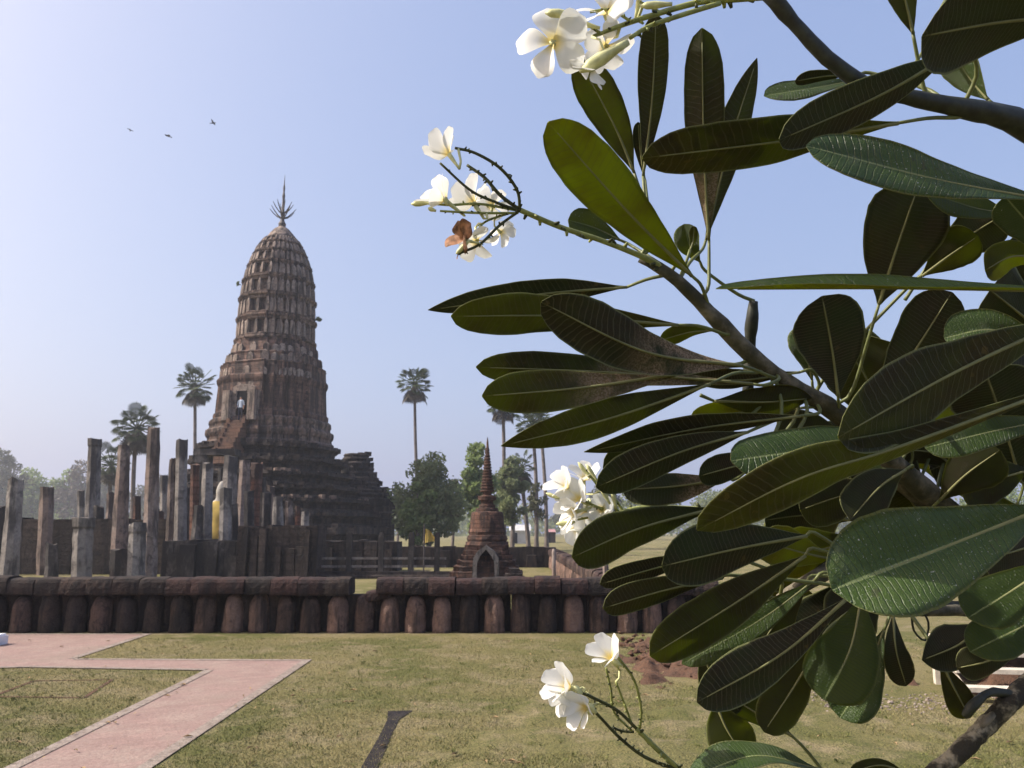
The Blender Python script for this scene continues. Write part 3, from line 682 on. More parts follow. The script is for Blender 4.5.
bm = bmesh.new(); lathe(bm, [(w * cs, cz(y)) for w, y in ((21.5, 545.5), (21, 542), (19.3, 541.5), (20.2, 539), (19.2, 535.5), (17.6, 535), (18.6, 532), (17.8, 528), (17.2, 522), (16.4, 516), (15.4, 512.5), (11.5, 511.5), (11, 508.5), (8.2, 508), (8, 505), (6.2, 504.5), (6.2, 501), (9, 500), (9.3, 496.5), (6, 496), (4.6, 495), (4.6, 492))], 28, (0, 0), 0, .04, 3); jitter(bm, .022, 7); objbm('bell', bm, M['chedi'], ch)
bm = bmesh.new(); pr = []
for i in range(15):
    y = 492 - i * 2.9; w = 7.2 - i * .36; pr += [(w * cs * .8, cz(y)), (w * cs, cz(y - .5)), (w * cs * .98, cz(y - 1.8)), (w * cs * .75, cz(y - 2.5))]
pr += [(1.3 * cs, cz(447)), (1.0 * cs, cz(442)), (.2 * cs, cz(437))]
lathe(bm, pr, 16, (0, 0), 0, .05, 6); objbm('spire', bm, M['chedi'], ch)
bm = bmesh.new()     # pointed arch niche on the front
yb = -36 * cs
arch = [(12.5, 578), (12.8, 566), (12, 557), (8.5, 551), (4, 547.5), (0, 544.5)]
arch = [(-x, y) for x, y in arch] + [(x, y) for x, y in arch[::-1]][1:]
inn = [(x * .66, y + (0 if y > 577 else 4.2)) for x, y in arch]
av = [[bm.verts.new((x * cs, yb + dy, cz(min(y, 590)))) for x, y in L] for L, dy in ((arch, 0), (inn, 0), (arch, .55), (inn, .55))]
for k in range(len(arch) - 1):
    for a, b in ((0, 1), (2, 0), (1, 3)): bm.faces.new((av[a][k], av[a][k + 1], av[b][k + 1], av[b][k]))
bmesh.ops.recalc_face_normals(bm, faces=bm.faces[:]); jitter(bm, .012, 5); objbm('niche_arch', bm, M['chedi_trim'], ch)
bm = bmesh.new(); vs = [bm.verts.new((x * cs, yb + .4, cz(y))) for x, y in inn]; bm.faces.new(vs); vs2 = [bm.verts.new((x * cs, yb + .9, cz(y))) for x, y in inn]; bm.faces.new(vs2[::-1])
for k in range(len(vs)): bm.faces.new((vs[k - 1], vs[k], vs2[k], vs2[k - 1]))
objbm('niche', bm, M['dark'], ch)  # closed block filling the arch, its inner shade painted near black
# stone block steps beside it
o_bm = bmesh.new(); a = A(513, 575, 24)
for k, (w, h) in enumerate(((.62, .3), (.5, .2), (.3, .15))): box(o_bm, (k * .02, k * .1, sum((.3, .2, .15)[:k]) + h / 2), (w, .6 - k * .12, h))
jitter(o_bm, .02, 4); o = objbm('stone_steps', o_bm, M['prang_base']); o.location = (a.x, 24, 0); tag(o, 'small dark pile of stepped stone blocks right of the chedi', 'stone steps')

# ------------------------------------------------------------------ ruined columns
def column(bx, by, tx, ty, wb, wt, Y, mat, label, seed, z0=None, capblk=0):
    """standing column; bx,by foot and tx,ty top in the photo, widths in pixels"""
    top = A(tx, ty, Y); foot = A(bx, by, Y); s = SC((by + ty) / 2, Y); zb = foot.z if z0 is None else z0
    sx = (top.x - foot.x)
    bm = bmesh.new(); n = 8; hgt = top.z - zb; m = max(5, int(hgt / .35)); prof = []
    for i in range(m + 1): u = i / m; prof.append(((wb + (wt - wb) * u) * s / 2 * rnd.uniform(.96, 1.03), u * hgt))
    if capblk:
        prof[-1] = (prof[-1][0] * 1.12, hgt); prof.insert(-1, (prof[-2][0] * 1.12, hgt - .3)); 
    lathe(bm, prof, n, (0, 0), 0, .07, seed)
    rg = [v for v in bm.verts if v.co.z > hgt - .02]
    for v in rg: v.co.z += noise.noise((v.co.x * 6 + seed, v.co.y * 6, 0)) * .22
    jitter(bm, .03, 2.2, seed)
    for v in bm.verts: v.co.x += sx * (v.co.z / hgt)
    sk = rnd.uniform(.6, .92)
    bmesh.ops.subdivide_edges(bm, edges=bm.edges[:], cuts=1); ca = bm.verts.layers.float.new('soot')
    for v in bm.verts: v[ca] = max(0, min(1, (v.co.z / hgt - sk) / .22 + .5))
    o = objbm('ruined_column', bm, mat); o.location = (foot.x, Y, zb)
    return tag(o, label, 'column', 'ruined temple columns')
cd, cw, cl, cb = M['column_dark'], M['column_warm'], M['column'], M['column_brick']
column(9, 576, 16, 480, 18, 14, 30, cl, 'grey column with black top near the left edge, lit along its left side', 1, 0)
column(-4, 576, 1, 507, 16, 13, 33, cd, 'dark column stump cut by the left edge of the photo', 2, 0)
column(44, 572, 47, 486, 15, 13, 33, cw, 'pinkish grey column of middling height with flat black top, second from the left edge', 3, 0)
column(52, 576, 52, 544, 14, 10, 29, cd, 'low black stump beside the pinkish grey column at the left', 4, 0)
column(90, 576, 95, 439, 15, 12.5, 36, cl, 'tall slim grey column with black cap, the tallest left of the small fan palm', 5, 0, 1)
column(82, 576, 84, 518, 20, 19.5, 28.5, cl, 'thick short column with overhanging dark cap in front of the tall grey one', 6, 0, 1)
column(80, 576, 81, 490, 7, 7, 42, cl, 'thin pale post behind the thick short column', 7, 0)
column(108, 570, 111, 494, 8.5, 8, 38, cw, 'thin column with yellowish foot left of the black plinth', 8, 0)
column(119, 553, 124, 445, 17, 11.5, 31, cw, 'tall tapering column with sooty top standing on a black plinth', 9, None)
column(119, 577, 119, 550, 18, 17, 30.6, cd, 'black plinth block under the tall tapering column', 10, 0)
column(136, 577, 138, 523, 19, 16, 29, cl, 'broken waist high grey column right of the black plinth', 11, 0, 1)
column(136, 577, 137, 497, 9, 8, 39, cb, 'thin red laterite column half hidden behind the tallest one', 12, 0)
column(149, 577, 154, 428, 16, 12.5, 30, cw, 'tallest broad column with red scar below its broken black top', 13, 0)
column(170, 542, 173, 459, 10, 7, 33, cw, 'slim column with red bare patch left of a taller twin on the platform', 14, None)
column(180, 542, 182, 441, 13, 11.5, 33, cl, 'tall grey column on the platform nearest the thin palm trunk', 15, None)
column(194, 542, 195, 464, 10, 9, 35, cb, 'dark red laterite column on the platform behind the round stump', 16, None)
column(197, 543, 199, 506, 14, 10, 32, cd, 'rounded dark stump on the platform left of the white statue', 17, None)
column(206, 543, 208, 463, 12, 10.5, 34, cl, 'pale column under the prang terrace just left of the yellow robed statue', 18, None)
column(225, 541, 226, 489, 13, 12, 32, cl, 'grey column hiding half of the yellow robed statue', 19, None)
column(228, 541, 231, 456, 15, 14.5, 38, cl, 'wide pale column behind and above the statue', 20, None)
column(241, 541, 245, 460, 13, 11, 36, cw, 'pinkish column right of the wide pale one below the stairway', 21, None)
column(254, 541, 257, 463, 13, 12, 38, cb, 'bare red laterite column below the prang stairway', 22, None)
column(249, 541, 249, 492, 11, 10, 33, cd, 'short black topped column in front of the pinkish one', 23, None)
column(265, 541, 266, 493, 12, 11, 36, cd, 'sooty short column right of the bare red one', 24, None)
column(278, 541, 278, 497, 12, 10, 35, cl, 'short grey column in the middle of the low right row', 25, None)
column(289, 541, 289, 501, 9, 8, 36, cw, 'short brownish column near the right end of the row', 26, None)
column(298, 541, 298, 508, 9, 6, 35, cb, 'lowest red laterite stub at the right end of the row', 27, None)
column(186, 542, 187, 487, 8, 7.5, 37, cd, 'thin sooty column between the tall grey pair and the dark red one', 28, None)
column(262, 541, 262, 478, 9, 8.5, 39, cd, 'narrow black column behind the bare red one', 30, None)
column(159, 577, 160, 512, 9, 8, 38, cb, 'short red laterite column just right of the tallest broad column', 31, 0)
column(272, 541, 271, 486, 8, 7, 40, cw, 'thin brownish column rising behind the sooty short one', 32, None)
column(234, 541, 234, 505, 9, 8, 34, cd, 'low black stump right of the column that hides the statue', 33, None)
column(66, 576, 66, 532, 10, 8, 36, cd, 'low dark stump before the left ruined wall', 34, 0)
column(163, 577, 164, 476, 9, 8, 41, cl, 'slim pale column standing behind the platform just right of the tallest broad one', 40, 0)
column(98, 576, 99, 506, 11, 10, 34, cd, 'sooty mid height column right of the thick short capped one', 41, 0)
column(31, 576, 31, 520, 9, 8, 34, cw, 'low pinkish stump between the two leftmost tall columns', 42, 0)
column(246, 541, 247, 478, 8, 7, 40, cl, 'slim grey column hidden behind the short black topped one', 43, None)
column(305, 560, 305, 512, 9, 8, 34, cl, 'last short grey column at the right end beside the fence', 44, None)
column(221, 541, 222, 468, 8, 7.5, 44, cd, 'dark slender column rising behind the statue head', 45, None)
# platforms the columns stand on
def rough_block(name, x0, x1, y0, Y, depth, mat, label, cat, seed, panels=0):
    a, b = A(x0, y0, Y), A(x1, y0, Y); bm = bmesh.new(); n = 14; L = (b.x - a.x) / n
    for i in range(n):
        hh = a.z + noise.noise((i * .9, seed, 0)) * .1
        box(bm, (a.x + (i + .5) * L, Y + depth / 2 + rnd.uniform(-.03, .03), hh / 2 - .02), (L * 1.0, depth, hh + .04))
    if panels:
        for i in range(panels):
            px = x0 + (x1 - x0) * (i + .5) / panels; c = A(px, y0, Y); wd_ = (x1 - x0) / panels * SC(y0, Y) * rnd.uniform(.35, .8); hp = c.z * rnd.uniform(.55, 1.02)
            box(bm, (c.x + rnd.uniform(-.15, .15), Y - rnd.uniform(.0, .12), hp * .5), (wd_, .3, hp))
    jitter(bm, .05, 1.6, seed)
    o = objbm(name, bm, mat); return tag(o, label, cat)
rough_block('platform', 163, 242, 541, 31.2, 9, cd, 'stained grey masonry platform carrying the middle columns', 'platform', 3, 4)
rough_block('ruined_wall', 238, 318, 526, 30.2, 1.4, M['prang_base'], 'black ruined wall with pilasters below the prang', 'wall', 5, 7)
rough_block('ruined_wall', -90, 166, 519, 33.6, .8, M['prang_base'], 'low black ruined wall behind the left columns', 'wall', 8, 0)
rough_block('ruined_wall', 318, 398, 541, 36, 1.5, M['prang_base'], 'black stepped masonry behind the stone rail fence', 'wall', 12, 5)
rough_block('ruined_wall', 398, 556, 547, 40, 1.0, M['wall_dark'], 'long dark broken wall running behind the small chedi below the trees', 'wall', 13, 9)
bm = bmesh.new(); a = A(197, 450, 46); b = A(238, 450, 46)        # broken lintel slab over columns
box(bm, ((b.x - a.x) / 2, 0, 0), (b.x - a.x, 1.0, .35)); box(bm, (.42, 0, -.38), (.75, .9, .45)); box(bm, (.42, 0, -1.1), (.62, .75, 1.1)); box(bm, (.42, 0, (-a.z - 1.0) / 2 - .6), (.6, .7, a.z - 1.0))
jitter(bm, .04, 2); o = objbm('stone_lintel', bm, cd); o.location = (a.x, 46, a.z - .15); tag(o, 'corbelled dark stone lintel block on a pier left of the stairway', 'lintel')

# ------------------------------------------------------------------ figures (skinned chains, one surface each)
def skin_mesh(name, pts, edges, rad, sub=2):
    me = bpy.data.meshes.new(name); me.from_pydata(pts, edges, []); me.update()
    o = bpy.data.objects.new(name, me); COL.objects.link(o)
    md = o.modifiers.new('skin', 'SKIN'); ss = o.modifiers.new('sub', 'SUBSURF'); ss.levels = sub; ss.render_levels = sub
    sv = me.skin_vertices[0].data
    for i, r in enumerate(rad): sv[i].radius = (r, r) if not isinstance(r, tuple) else r
    sv[0].use_root = True
    bpy.context.view_layer.update()
    dg = bpy.context.evaluated_depsgraph_get(); m2 = bpy.data.meshes.new_from_object(o.evaluated_get(dg))
    bpy.data.objects.remove(o); bpy.data.meshes.remove(me); m2.name = name
    return m2
# seated Buddha image, white with a yellow robe
BY = 42.0; bz0 = 1.05; bc = A(219, 540, BY); hs = (A(219, 476, BY).z - bz0) / 2.2
pts = [(0, 0, .28), (0, 0, .62), (0, -.02, .98), (0, -.02, 1.22), (0, -.02, 1.42), (0, -.04, 1.66), (0, -.03, 1.88), (0, -.02, 2.05),
       (-.42, -.02, 1.18), (-.60, -.05, .82), (-.52, -.38, .46), (-.44, -.62, .32), (.42, -.02, 1.18), (.58, -.06, .84), (.40, -.36, .5), (.1, -.48, .46),
       (-.32, -.2, .22), (-.56, -.42, .2), (-.15, -.6, .2), (.32, -.2, .22), (.6, -.42, .2), (.15, -.58, .26)]
ed = [(0, 1), (1, 2), (2, 3), (3, 4), (4, 5), (5, 6), (6, 7), (3, 8), (8, 9), (9, 10), (10, 11), (3, 12), (12, 13), (13, 14), (14, 15), (0, 16), (16, 17), (17, 18), (0, 19), (19, 20), (20, 21)]
rd = [.36, .33, .36, .28, .13, .21, .15, .06, .17, .13, .1, .07, .17, .13, .1, .07, .24, .17, .12, .24, .17, .12]
me = skin_mesh('seated_figure', [tuple(c * hs for c in p) for p in pts], ed, [r * hs for r in rd])
st = thing('buddha_statue', 'seated white statue with a yellow robe glimpsed between the columns', 'statue', (bc.x, BY, bz0))
link('figure', me, [M['statue_white'], M['yellow_cloth']], st, True)
for p in me.polygons:
    z = p.center.z / hs; x_ = p.center.x / hs
    if z < 1.36: p.material_index = 1
    if x_ > .46 and .6 < z < 1.36: p.material_index = 0
bm = bmesh.new(); box(bm, (0, -.1, -.3), (2.4 * hs, 1.7 * hs, .6)); box(bm, (0, -.1, -.9), (2.7 * hs, 2 * hs, .7)); objbm('pedestal', bm, M['column_dark'], st)
# visitor in the doorway
dw = prang.matrix_basis @ door_at
dw = Matrix.Translation((PXc, PY, 0)) @ Matrix.Rotation(-ROT, 4, 'Z') @ door_at
pts = [(0, 0, .92), (0, 0, 1.12), (0, .01, 1.32), (0, 0, 1.44), (0, -.01, 1.53), (0, -.02, 1.63), (0, -.01, 1.72), (-.19, 0, 1.38), (-.25, .01, 1.1), (-.22, -.1, .88), (-.2, -.13, .8), (.19, 0, 1.38), (.25, .02, 1.1), (.25, -.03, .86), (.25, -.05, .78),
       (-.09, 0, .86), (-.1, -.02, .48), (-.1, .01, .08), (-.11, -.13, .03), (.09, 0, .86), (.11, .02, .48), (.12, .05, .08), (.13, -.08, .03)]
ed = [(0, 1), (1, 2), (2, 3), (3, 4), (4, 5), (5, 6), (3, 7), (7, 8), (8, 9), (9, 10), (3, 11), (11, 12), (12, 13), (13, 14), (0, 15), (15, 16), (16, 17), (17, 18), (0, 19), (19, 20), (20, 21), (21, 22)]
rd = [(.16, .11), (.145, .1), (.17, .11), (.12, .08), .05, .09, .07, .062, .045, .035, .035, .062, .045, .035, .035, .085, .06, .042, .035, .085, .06, .042, .035]
me = skin_mesh('person', pts, ed, rd)
po = link('person', me, [M['skin'], M['shirt'], M['trousers'], M['hair']], None, True); po.location = dw; po.rotation_euler = (0, 0, -ROT)
for p in me.polygons:
    z = p.center.z; x_ = abs(p.center.x)
    if z < .92 and x_ < .21: p.material_index = 2
    elif z < 1.47 and (x_ < .21 or z > 1.08): p.material_index = 1
    elif z > 1.64 or (z > 1.55 and p.center.y > .03): p.material_index = 3
    if z < .06: p.material_index = 3
tag(po, 'person in pale blue shirt and dark trousers standing in the prang doorway', 'person')

# small yellow flag
fy = 33.0; a = A(424, 552, fy); fs = SC(540, fy)
fl = thing('yellow_flag', 'small drooping yellow flag on a dark pole in front of the round tree', 'flag', (a.x, fy, 0))
bm = bmesh.new(); tube(bm, [(0, 0, 0), (0, 0, A(424, 524, fy).z)], .03, 6); objbm('pole', bm, M['iron'], fl)
bm = bmesh.new(); z1 = A(424, 529, fy).z; z0 = A(424, 543, fy).z; rows = []
for i in range(8):
    u = i / 7; wdt = (.1 + .38 * u ** .8) * (1 if u < .9 else .8)
    rows.append([[bm.verts.new((.03 + wdt * k / 5, .06 * math.sin(k * 1.9 + u * 2) + dd, z1 + (z0 - z1) * u + .08 * (k / 5) * u)) for k in range(6)] for dd in (0, .012)])
for i in range(7):
    for k in range(5):
        for s_ in (0, 1): bm.faces.new((rows[i][s_][k], rows[i][s_][k + 1], rows[i + 1][s_][k + 1], rows[i + 1][s_][k]))
objbm('cloth', bm, M['yellow_cloth'], fl, True)
# white block at the frame edge, by the path
a = G(-6, 647); bm = bmesh.new(); box(bm, (-.75, .17, .065), (1.5, .32, .13)); box(bm, (-.75, .17, .143), (1.44, .28, .026)); bmesh.ops.bevel(bm, geom=bm.edges[:], offset=.008, segments=1)
o = objbm('white_block', bm, M['white_paint']); o.location = (a.x, a.y, .006); tag(o, 'white painted stone block on the brick path at the left edge', 'stone block')
# timber steps lower right
a = G(972, 704); ws = thing('wooden_steps', 'low open wooden steps with pale plank treads at the lower right', 'steps', (a.x, a.y, 0), None, R(-10))
for k in range(4):
    bm = bmesh.new(); box(bm, (.95, .12 + k * .33, .13 + k * .13), (1.9, .17, .045)); jitter(bm, .006, 5, k); objbm('tread', bm, M['wood_pale'], ws)
for x_ in (.03, 1.0, 1.87):
    bm = bmesh.new(); m_ = Matrix.Translation((x_, .6, .27)) @ Matrix.Rotation(math.atan2(.13, .33), 4, 'X'); box(bm, (0, 0, -.07), (.05, 1.35, .09), 0, 0, m_); box(bm, (x_, 1.1, .22), (.06, .08, .44)); objbm('stringer', bm, M['wood_pale'] if x_ < .5 else M['wood_dark'], ws)
bm = bmesh.new(); box(bm, (.95, 1.25, .24), (1.8, .05, .46)); objbm('back_board', bm, M['wood_dark'], ws)
mound('earth_heap', [a + Vector((.1, .1, 0)), a + Vector((2.6, .2, 0)), a + Vector((1.2, 1.1, 0))], .25, M['dirt'], .07, 4)

# far sheds
def shed(px0, px1, yr, ye, yb, Y, roof, label):
    a, b = A(px0, yb, Y), A(px1, yb, Y); zt, ze = A(px0, yr, Y).z, A(px0, ye, Y).z; L = b.x - a.x
    o = thing('shed', label, 'shed', ((a.x + b.x) / 2, Y, 0), 'sheds far beyond the wall')
    bm = bmesh.new(); box(bm, (0, 3, ze / 2), (L * .94, 5, ze)); objbm('wall', bm, M['wall_pale'] if roof is M['roof_white'] else M['wood_dark'], o)
    bm = bmesh.new(); vs = [bm.verts.new(v) for v in ((-L / 2, 0, ze), (L / 2, 0, ze), (L / 2, 3, zt), (-L / 2, 3, zt), (-L / 2, 6, ze), (L / 2, 6, ze))]
    bm.faces.new((vs[0], vs[1], vs[2], vs[3])); bm.faces.new((vs[3], vs[2], vs[5], vs[4])); bmesh.ops.solidify(bm, geom=bm.faces[:], thickness=.12); objbm('roof', bm, roof, o)
    bm = bmesh.new(); box(bm, (-L * .2, .47, ze * .42), (L * .16, .1, ze * .8)); objbm('door', bm, M['dark'], o)
shed(509, 531, 524.5, 530.5, 541, 120, M['roof_white'], 'long far shed with white metal roof between palm trunks')
shed(547, 556, 529, 532, 539, 130, M['roof_pink'], 'tiny far shed with pink roof right of the palm trunks')

# ------------------------------------------------------------------ trees
def foliage(centres, rads, per, size, seed, flat=.6):
    rs = np.random.RandomState(seed); allv = []
    for (c, r) in zip(centres, rads):
        n = int(per * (r / np.mean(rads)) ** 2); d = rs.randn(n, 3); d /= np.linalg.norm(d, axis=1)[:, None]
        rr = r * (.35 + .75 * rs.rand(n) ** .6); p = np.array(c) + d * rr[:, None] * np.array([1, 1, .85])
        u = rs.randn(n, 3); u /= np.linalg.norm(u, axis=1)[:, None]; w = np.cross(u, rs.randn(n, 3)); w /= np.linalg.norm(w, axis=1)[:, None]
        s = size * (.5 + rs.rand(n)); a = u * s[:, None]; b = w * (s * flat)[:, None]
        allv.append(np.stack([p - a, p - b * .9 - a * .1, p + a, p + b * .9 + a * .1], 1))
    v = np.concatenate(allv).reshape(-1, 3); return mesh_np('crown', v, np.arange(len(v)), 4)
def tree(px, ytop, ybase, rpx, Y, mat, label, seed, per=130, size=.2, clumps=34, shape=(1, 1), trunk_w=.025, bare=False, low=.25, group='trees beyond the ruins'):
    rs = np.random.RandomState(seed); s = SC(500, Y); foot = A(px, ybase, Y); zt = A(px, ytop, Y).z; r = rpx * s; h = zt
    o = thing('tree', label, 'tree', (foot.x, Y, 0), group)
    cz0 = h * low; cc = (cz0 + h) / 2; hz = (h - cz0) / 2; cs_ = []; rr = []
    for i in range(clumps):
        d = rs.randn(3); d /= np.linalg.norm(d); q = rs.rand() ** .45
        top = 1 - .35 * max(0, d[2]) 
        cs_.append((d[0] * r * q * .82 * top, d[1] * r * q * .82 * top, cc + d[2] * hz * q * .82)); rr.append(r * (.2 + .2 * rs.rand()))
    link('crown', foliage(cs_, rr, per, size, seed + 1, .55), mat, o)
    bm = bmesh.new(); tw = h * trunk_w
    tube(bm, [(0, 0, -.1), (.1, 0, h * .2), (.05 * r, .1, h * .45), (0, 0, h * .72)], [tw, tw * .8, tw * .6, tw * .25], 8)
    for i in range(9):
        c = cs_[rs.randint(clumps)]; z0 = h * (.22 + .3 * rs.rand()); tube(bm, [(.05 * r, 0, z0), (c[0] * .5, c[1] * .5, z0 + (c[2] - z0) * .6), c], [tw * .4, tw * .25, tw * .08], 5, 0, False)
    objbm('trunk', bm, M['bark_far'], o)
tree(428, 446, 552, 37, 62, M['fol_dark'], 'round dense dark green tree left of the small chedi', 11, 150, .17, 56, low=.03)
tree(416, 470, 552, 20, 60, M['fol_green'], 'lighter green lower tree at the left side of the round dense one', 12, 120, .17, 22, low=.03)
tree(478, 440, 552, 24, 70, M['fol_green'], 'tall bright green tree directly behind the chedi spire', 13, 170, .2, 44, low=.12)
tree(512, 448, 552, 22, 76, M['fol_dark'], 'dark tree right of the chedi spire among palm trunks', 14, 150, .2, 36, low=.2)
tree(536, 476, 548, 13, 84, M['fol_grey'], 'thin loose tree around the right palm trunks', 15, 40, .2, 18, bare=True)
tree(397, 482, 548, 14, 95, M['fol_dark'], 'low tree between the bell stump and the round tree', 16, 90, .25, 18)
tree(452, 478, 552, 13, 80, M['fol_grey'], 'grey green tree between the round and the tall tree', 17, 90, .22, 16)
far = [(-6, 446, 26, 120, 'fol_grey', 'hazy tree cut by the left edge of the photo'), (26, 462, 26, 130, 'fol_green', 'hazy green tree behind the left edge columns'), (60, 466, 24, 135, 'fol_green', 'hazy tree between the second column and the tall grey one'),
       (72, 458, 22, 125, 'fol_brown', 'bare twiggy tree left of the tall slim column'), (108, 470, 20, 140, 'fol_grey', 'hazy tree below the small fan palm'), (150, 474, 24, 150, 'fol_grey', 'hazy tree behind the tallest broad column'),
       (176, 486, 20, 150, 'fol_brown', 'pale dry tree left of the prang base'), (575, 505, 26, 190, 'fol_grey', 'distant tree behind the white blossom cluster'), (604, 480, 24, 120, 'fol_grey', 'hazy tree showing through leaves right of the blossoms'),
       (650, 470, 34, 110, 'fol_dark', 'dark tree behind the middle leaves'), (720, 486, 36, 120, 'fol_dark', 'dark tree hidden behind the dense leaves'), (800, 470, 45, 110, 'fol_dark', 'broad dark tree behind the largest leaf'), (900, 480, 50, 120, 'fol_dark', 'broad tree behind the right branches'), (1000, 476, 45, 110, 'fol_green', 'green tree at the right edge of the photo')]
for i, (px, yt, r, Y, m, lab) in enumerate(far):
    Y = Y * (2.0 if px < 300 else 1.6)
    tree(px, yt, 545, r, Y, M[m], lab, 40 + i, 60 if m == 'fol_brown' else 130, .28 * Y / 130, 34, low=.05, group='hazy far trees')
# far wood along the horizon, one mass
rs = np.random.RandomState(5); cs_ = []; rr = []
for i in range(260):
    x_ = -330 + 660 * rs.rand(); r = 3 + 3.5 * rs.rand(); cs_.append((x_, 300 + 60 * rs.rand(), 2 + rs.rand() * 7)); rr.append(r)
tag(link('far_wood', foliage(cs_, rr, 90, 1.0, 8, .6), M['fol_dark']), 'faded line of woods along the horizon', 'woods', kind='stuff')
# sugar palms
def fan_mesh(bm, base, d, L, rad, rs, mi=0):
    """one palmate leaf: stalk and pleated disc with split tips"""
    d = Vector(d).normalized(); s = d.cross(Vector((0, 0, 1))); s = s.normalized() if s.length > .05 else Vector((1, 0, 0)); nrm = s.cross(d)
    c = Vector(base) + d * L; tube(bm, [base, c], [.05, .03], 4, mi, False)
    n = 16; v0 = bm.verts.new(c)
    tilt = rs.uniform(-.4, .4)
    for k in range(n):
        a = -2.2 + 4.4 * k / n; a2 = -2.2 + 4.4 * (k + .78) / n; am = (a + a2) / 2
        def pt(q, r_, up): return c + d * (math.cos(q) * r_) + s * (math.sin(q) * r_) + nrm * (up + tilt * math.sin(q) * r_)
        q1 = bm.verts.new(pt(a, rad * .75, 0)); q2 = bm.verts.new(pt(a2, rad * .75, 0)); q3 = bm.verts.new(pt(am, rad * rs.uniform(.95, 1.1), -.12 * rad)); q4 = bm.verts.new(pt(am, rad * .6, .08 * rad))
        for f in ((v0, q1, q4), (v0, q4, q2), (q1, q3, q4), (q4, q3, q2)): bm.faces.new(f).material_index = mi
def sugar_palm(px, py, rpx, bx, by, Y, label, seed, nf=40, skirt=14):
    rs = random.Random(seed); cpt = A(px, py, Y); foot = A(bx, by, Y); s = SC(py, Y); r = rpx * 1.12 * s
    o = thing('sugar_palm', label, 'palm tree', (foot.x, Y, 0), 'tall sugar palms'); off = Vector((cpt.x - foot.x, 0, cpt.z))
    bm = bmesh.new(); pts = []; rad = []
    for i in range(12):
        u = i / 11; pts.append((off.x * u + .25 * math.sin(u * 3 + seed), 0, off.z * u)); rad.append((.23 - .07 * u) * (1.25 if i == 0 else 1))
    tube(bm, pts, rad, 8); objbm('trunk', bm, M['bark_far'], o)
    bm = bmesh.new(); base = Vector((pts[-1][0], 0, off.z - r * .1))
    for i in range(nf):
        z_ = -.75 + 1.75 * (i + .5) / nf; a = i * 2.4 + rs.uniform(-.3, .3); q = math.sqrt(max(0, 1 - min(1, z_ * z_)))
        fan_mesh(bm, base, (math.cos(a) * q, math.sin(a) * q, z_), r * rs.uniform(.5, .82) * (1.1 if z_ > .5 else 1), r * rs.uniform(.22, .38), rs)
    objbm('crown', bm, M['palm'], o)
    bm = bmesh.new()
    for i in range(skirt):
        a = i * 2.4; fan_mesh(bm, base, (math.cos(a) * .6, math.sin(a) * .6, -1), r * rs.uniform(.45, .95), r * rs.uniform(.3, .42), rs)
    objbm('dead_skirt', bm, M['palm_dead'], o)
sugar_palm(197, 384, 19, 190, 545, 88, 'tall sugar palm with round crown just left of the prang', 1)
sugar_palm(417, 382, 18, 417, 545, 92, 'tall sugar palm standing alone right of the prang', 2)
sugar_palm(138, 426, 22, 134, 545, 74, 'sugar palm with full crown and skirt behind the tallest column', 3, 38, 26)
sugar_palm(110, 462, 19, 112, 545, 82, 'low sugar palm with drooping crown half hidden by columns', 4, 30, 22)
sugar_palm(500, 402, 16, 507, 545, 80, 'sugar palm whose crown hides behind the leaf tips above the spire', 5)
sugar_palm(531, 424, 18, 537, 545, 84, 'sugar palm behind the long drooping leaf', 6)
sugar_palm(541, 415, 15, 545, 545, 90, 'rightmost sugar palm, thin trunk beside the blossom cluster', 7)
sugar_palm(524, 466, 15, 526, 545, 78, 'shortest sugar palm with ragged crown right of the chedi spire', 8, 22, 20)

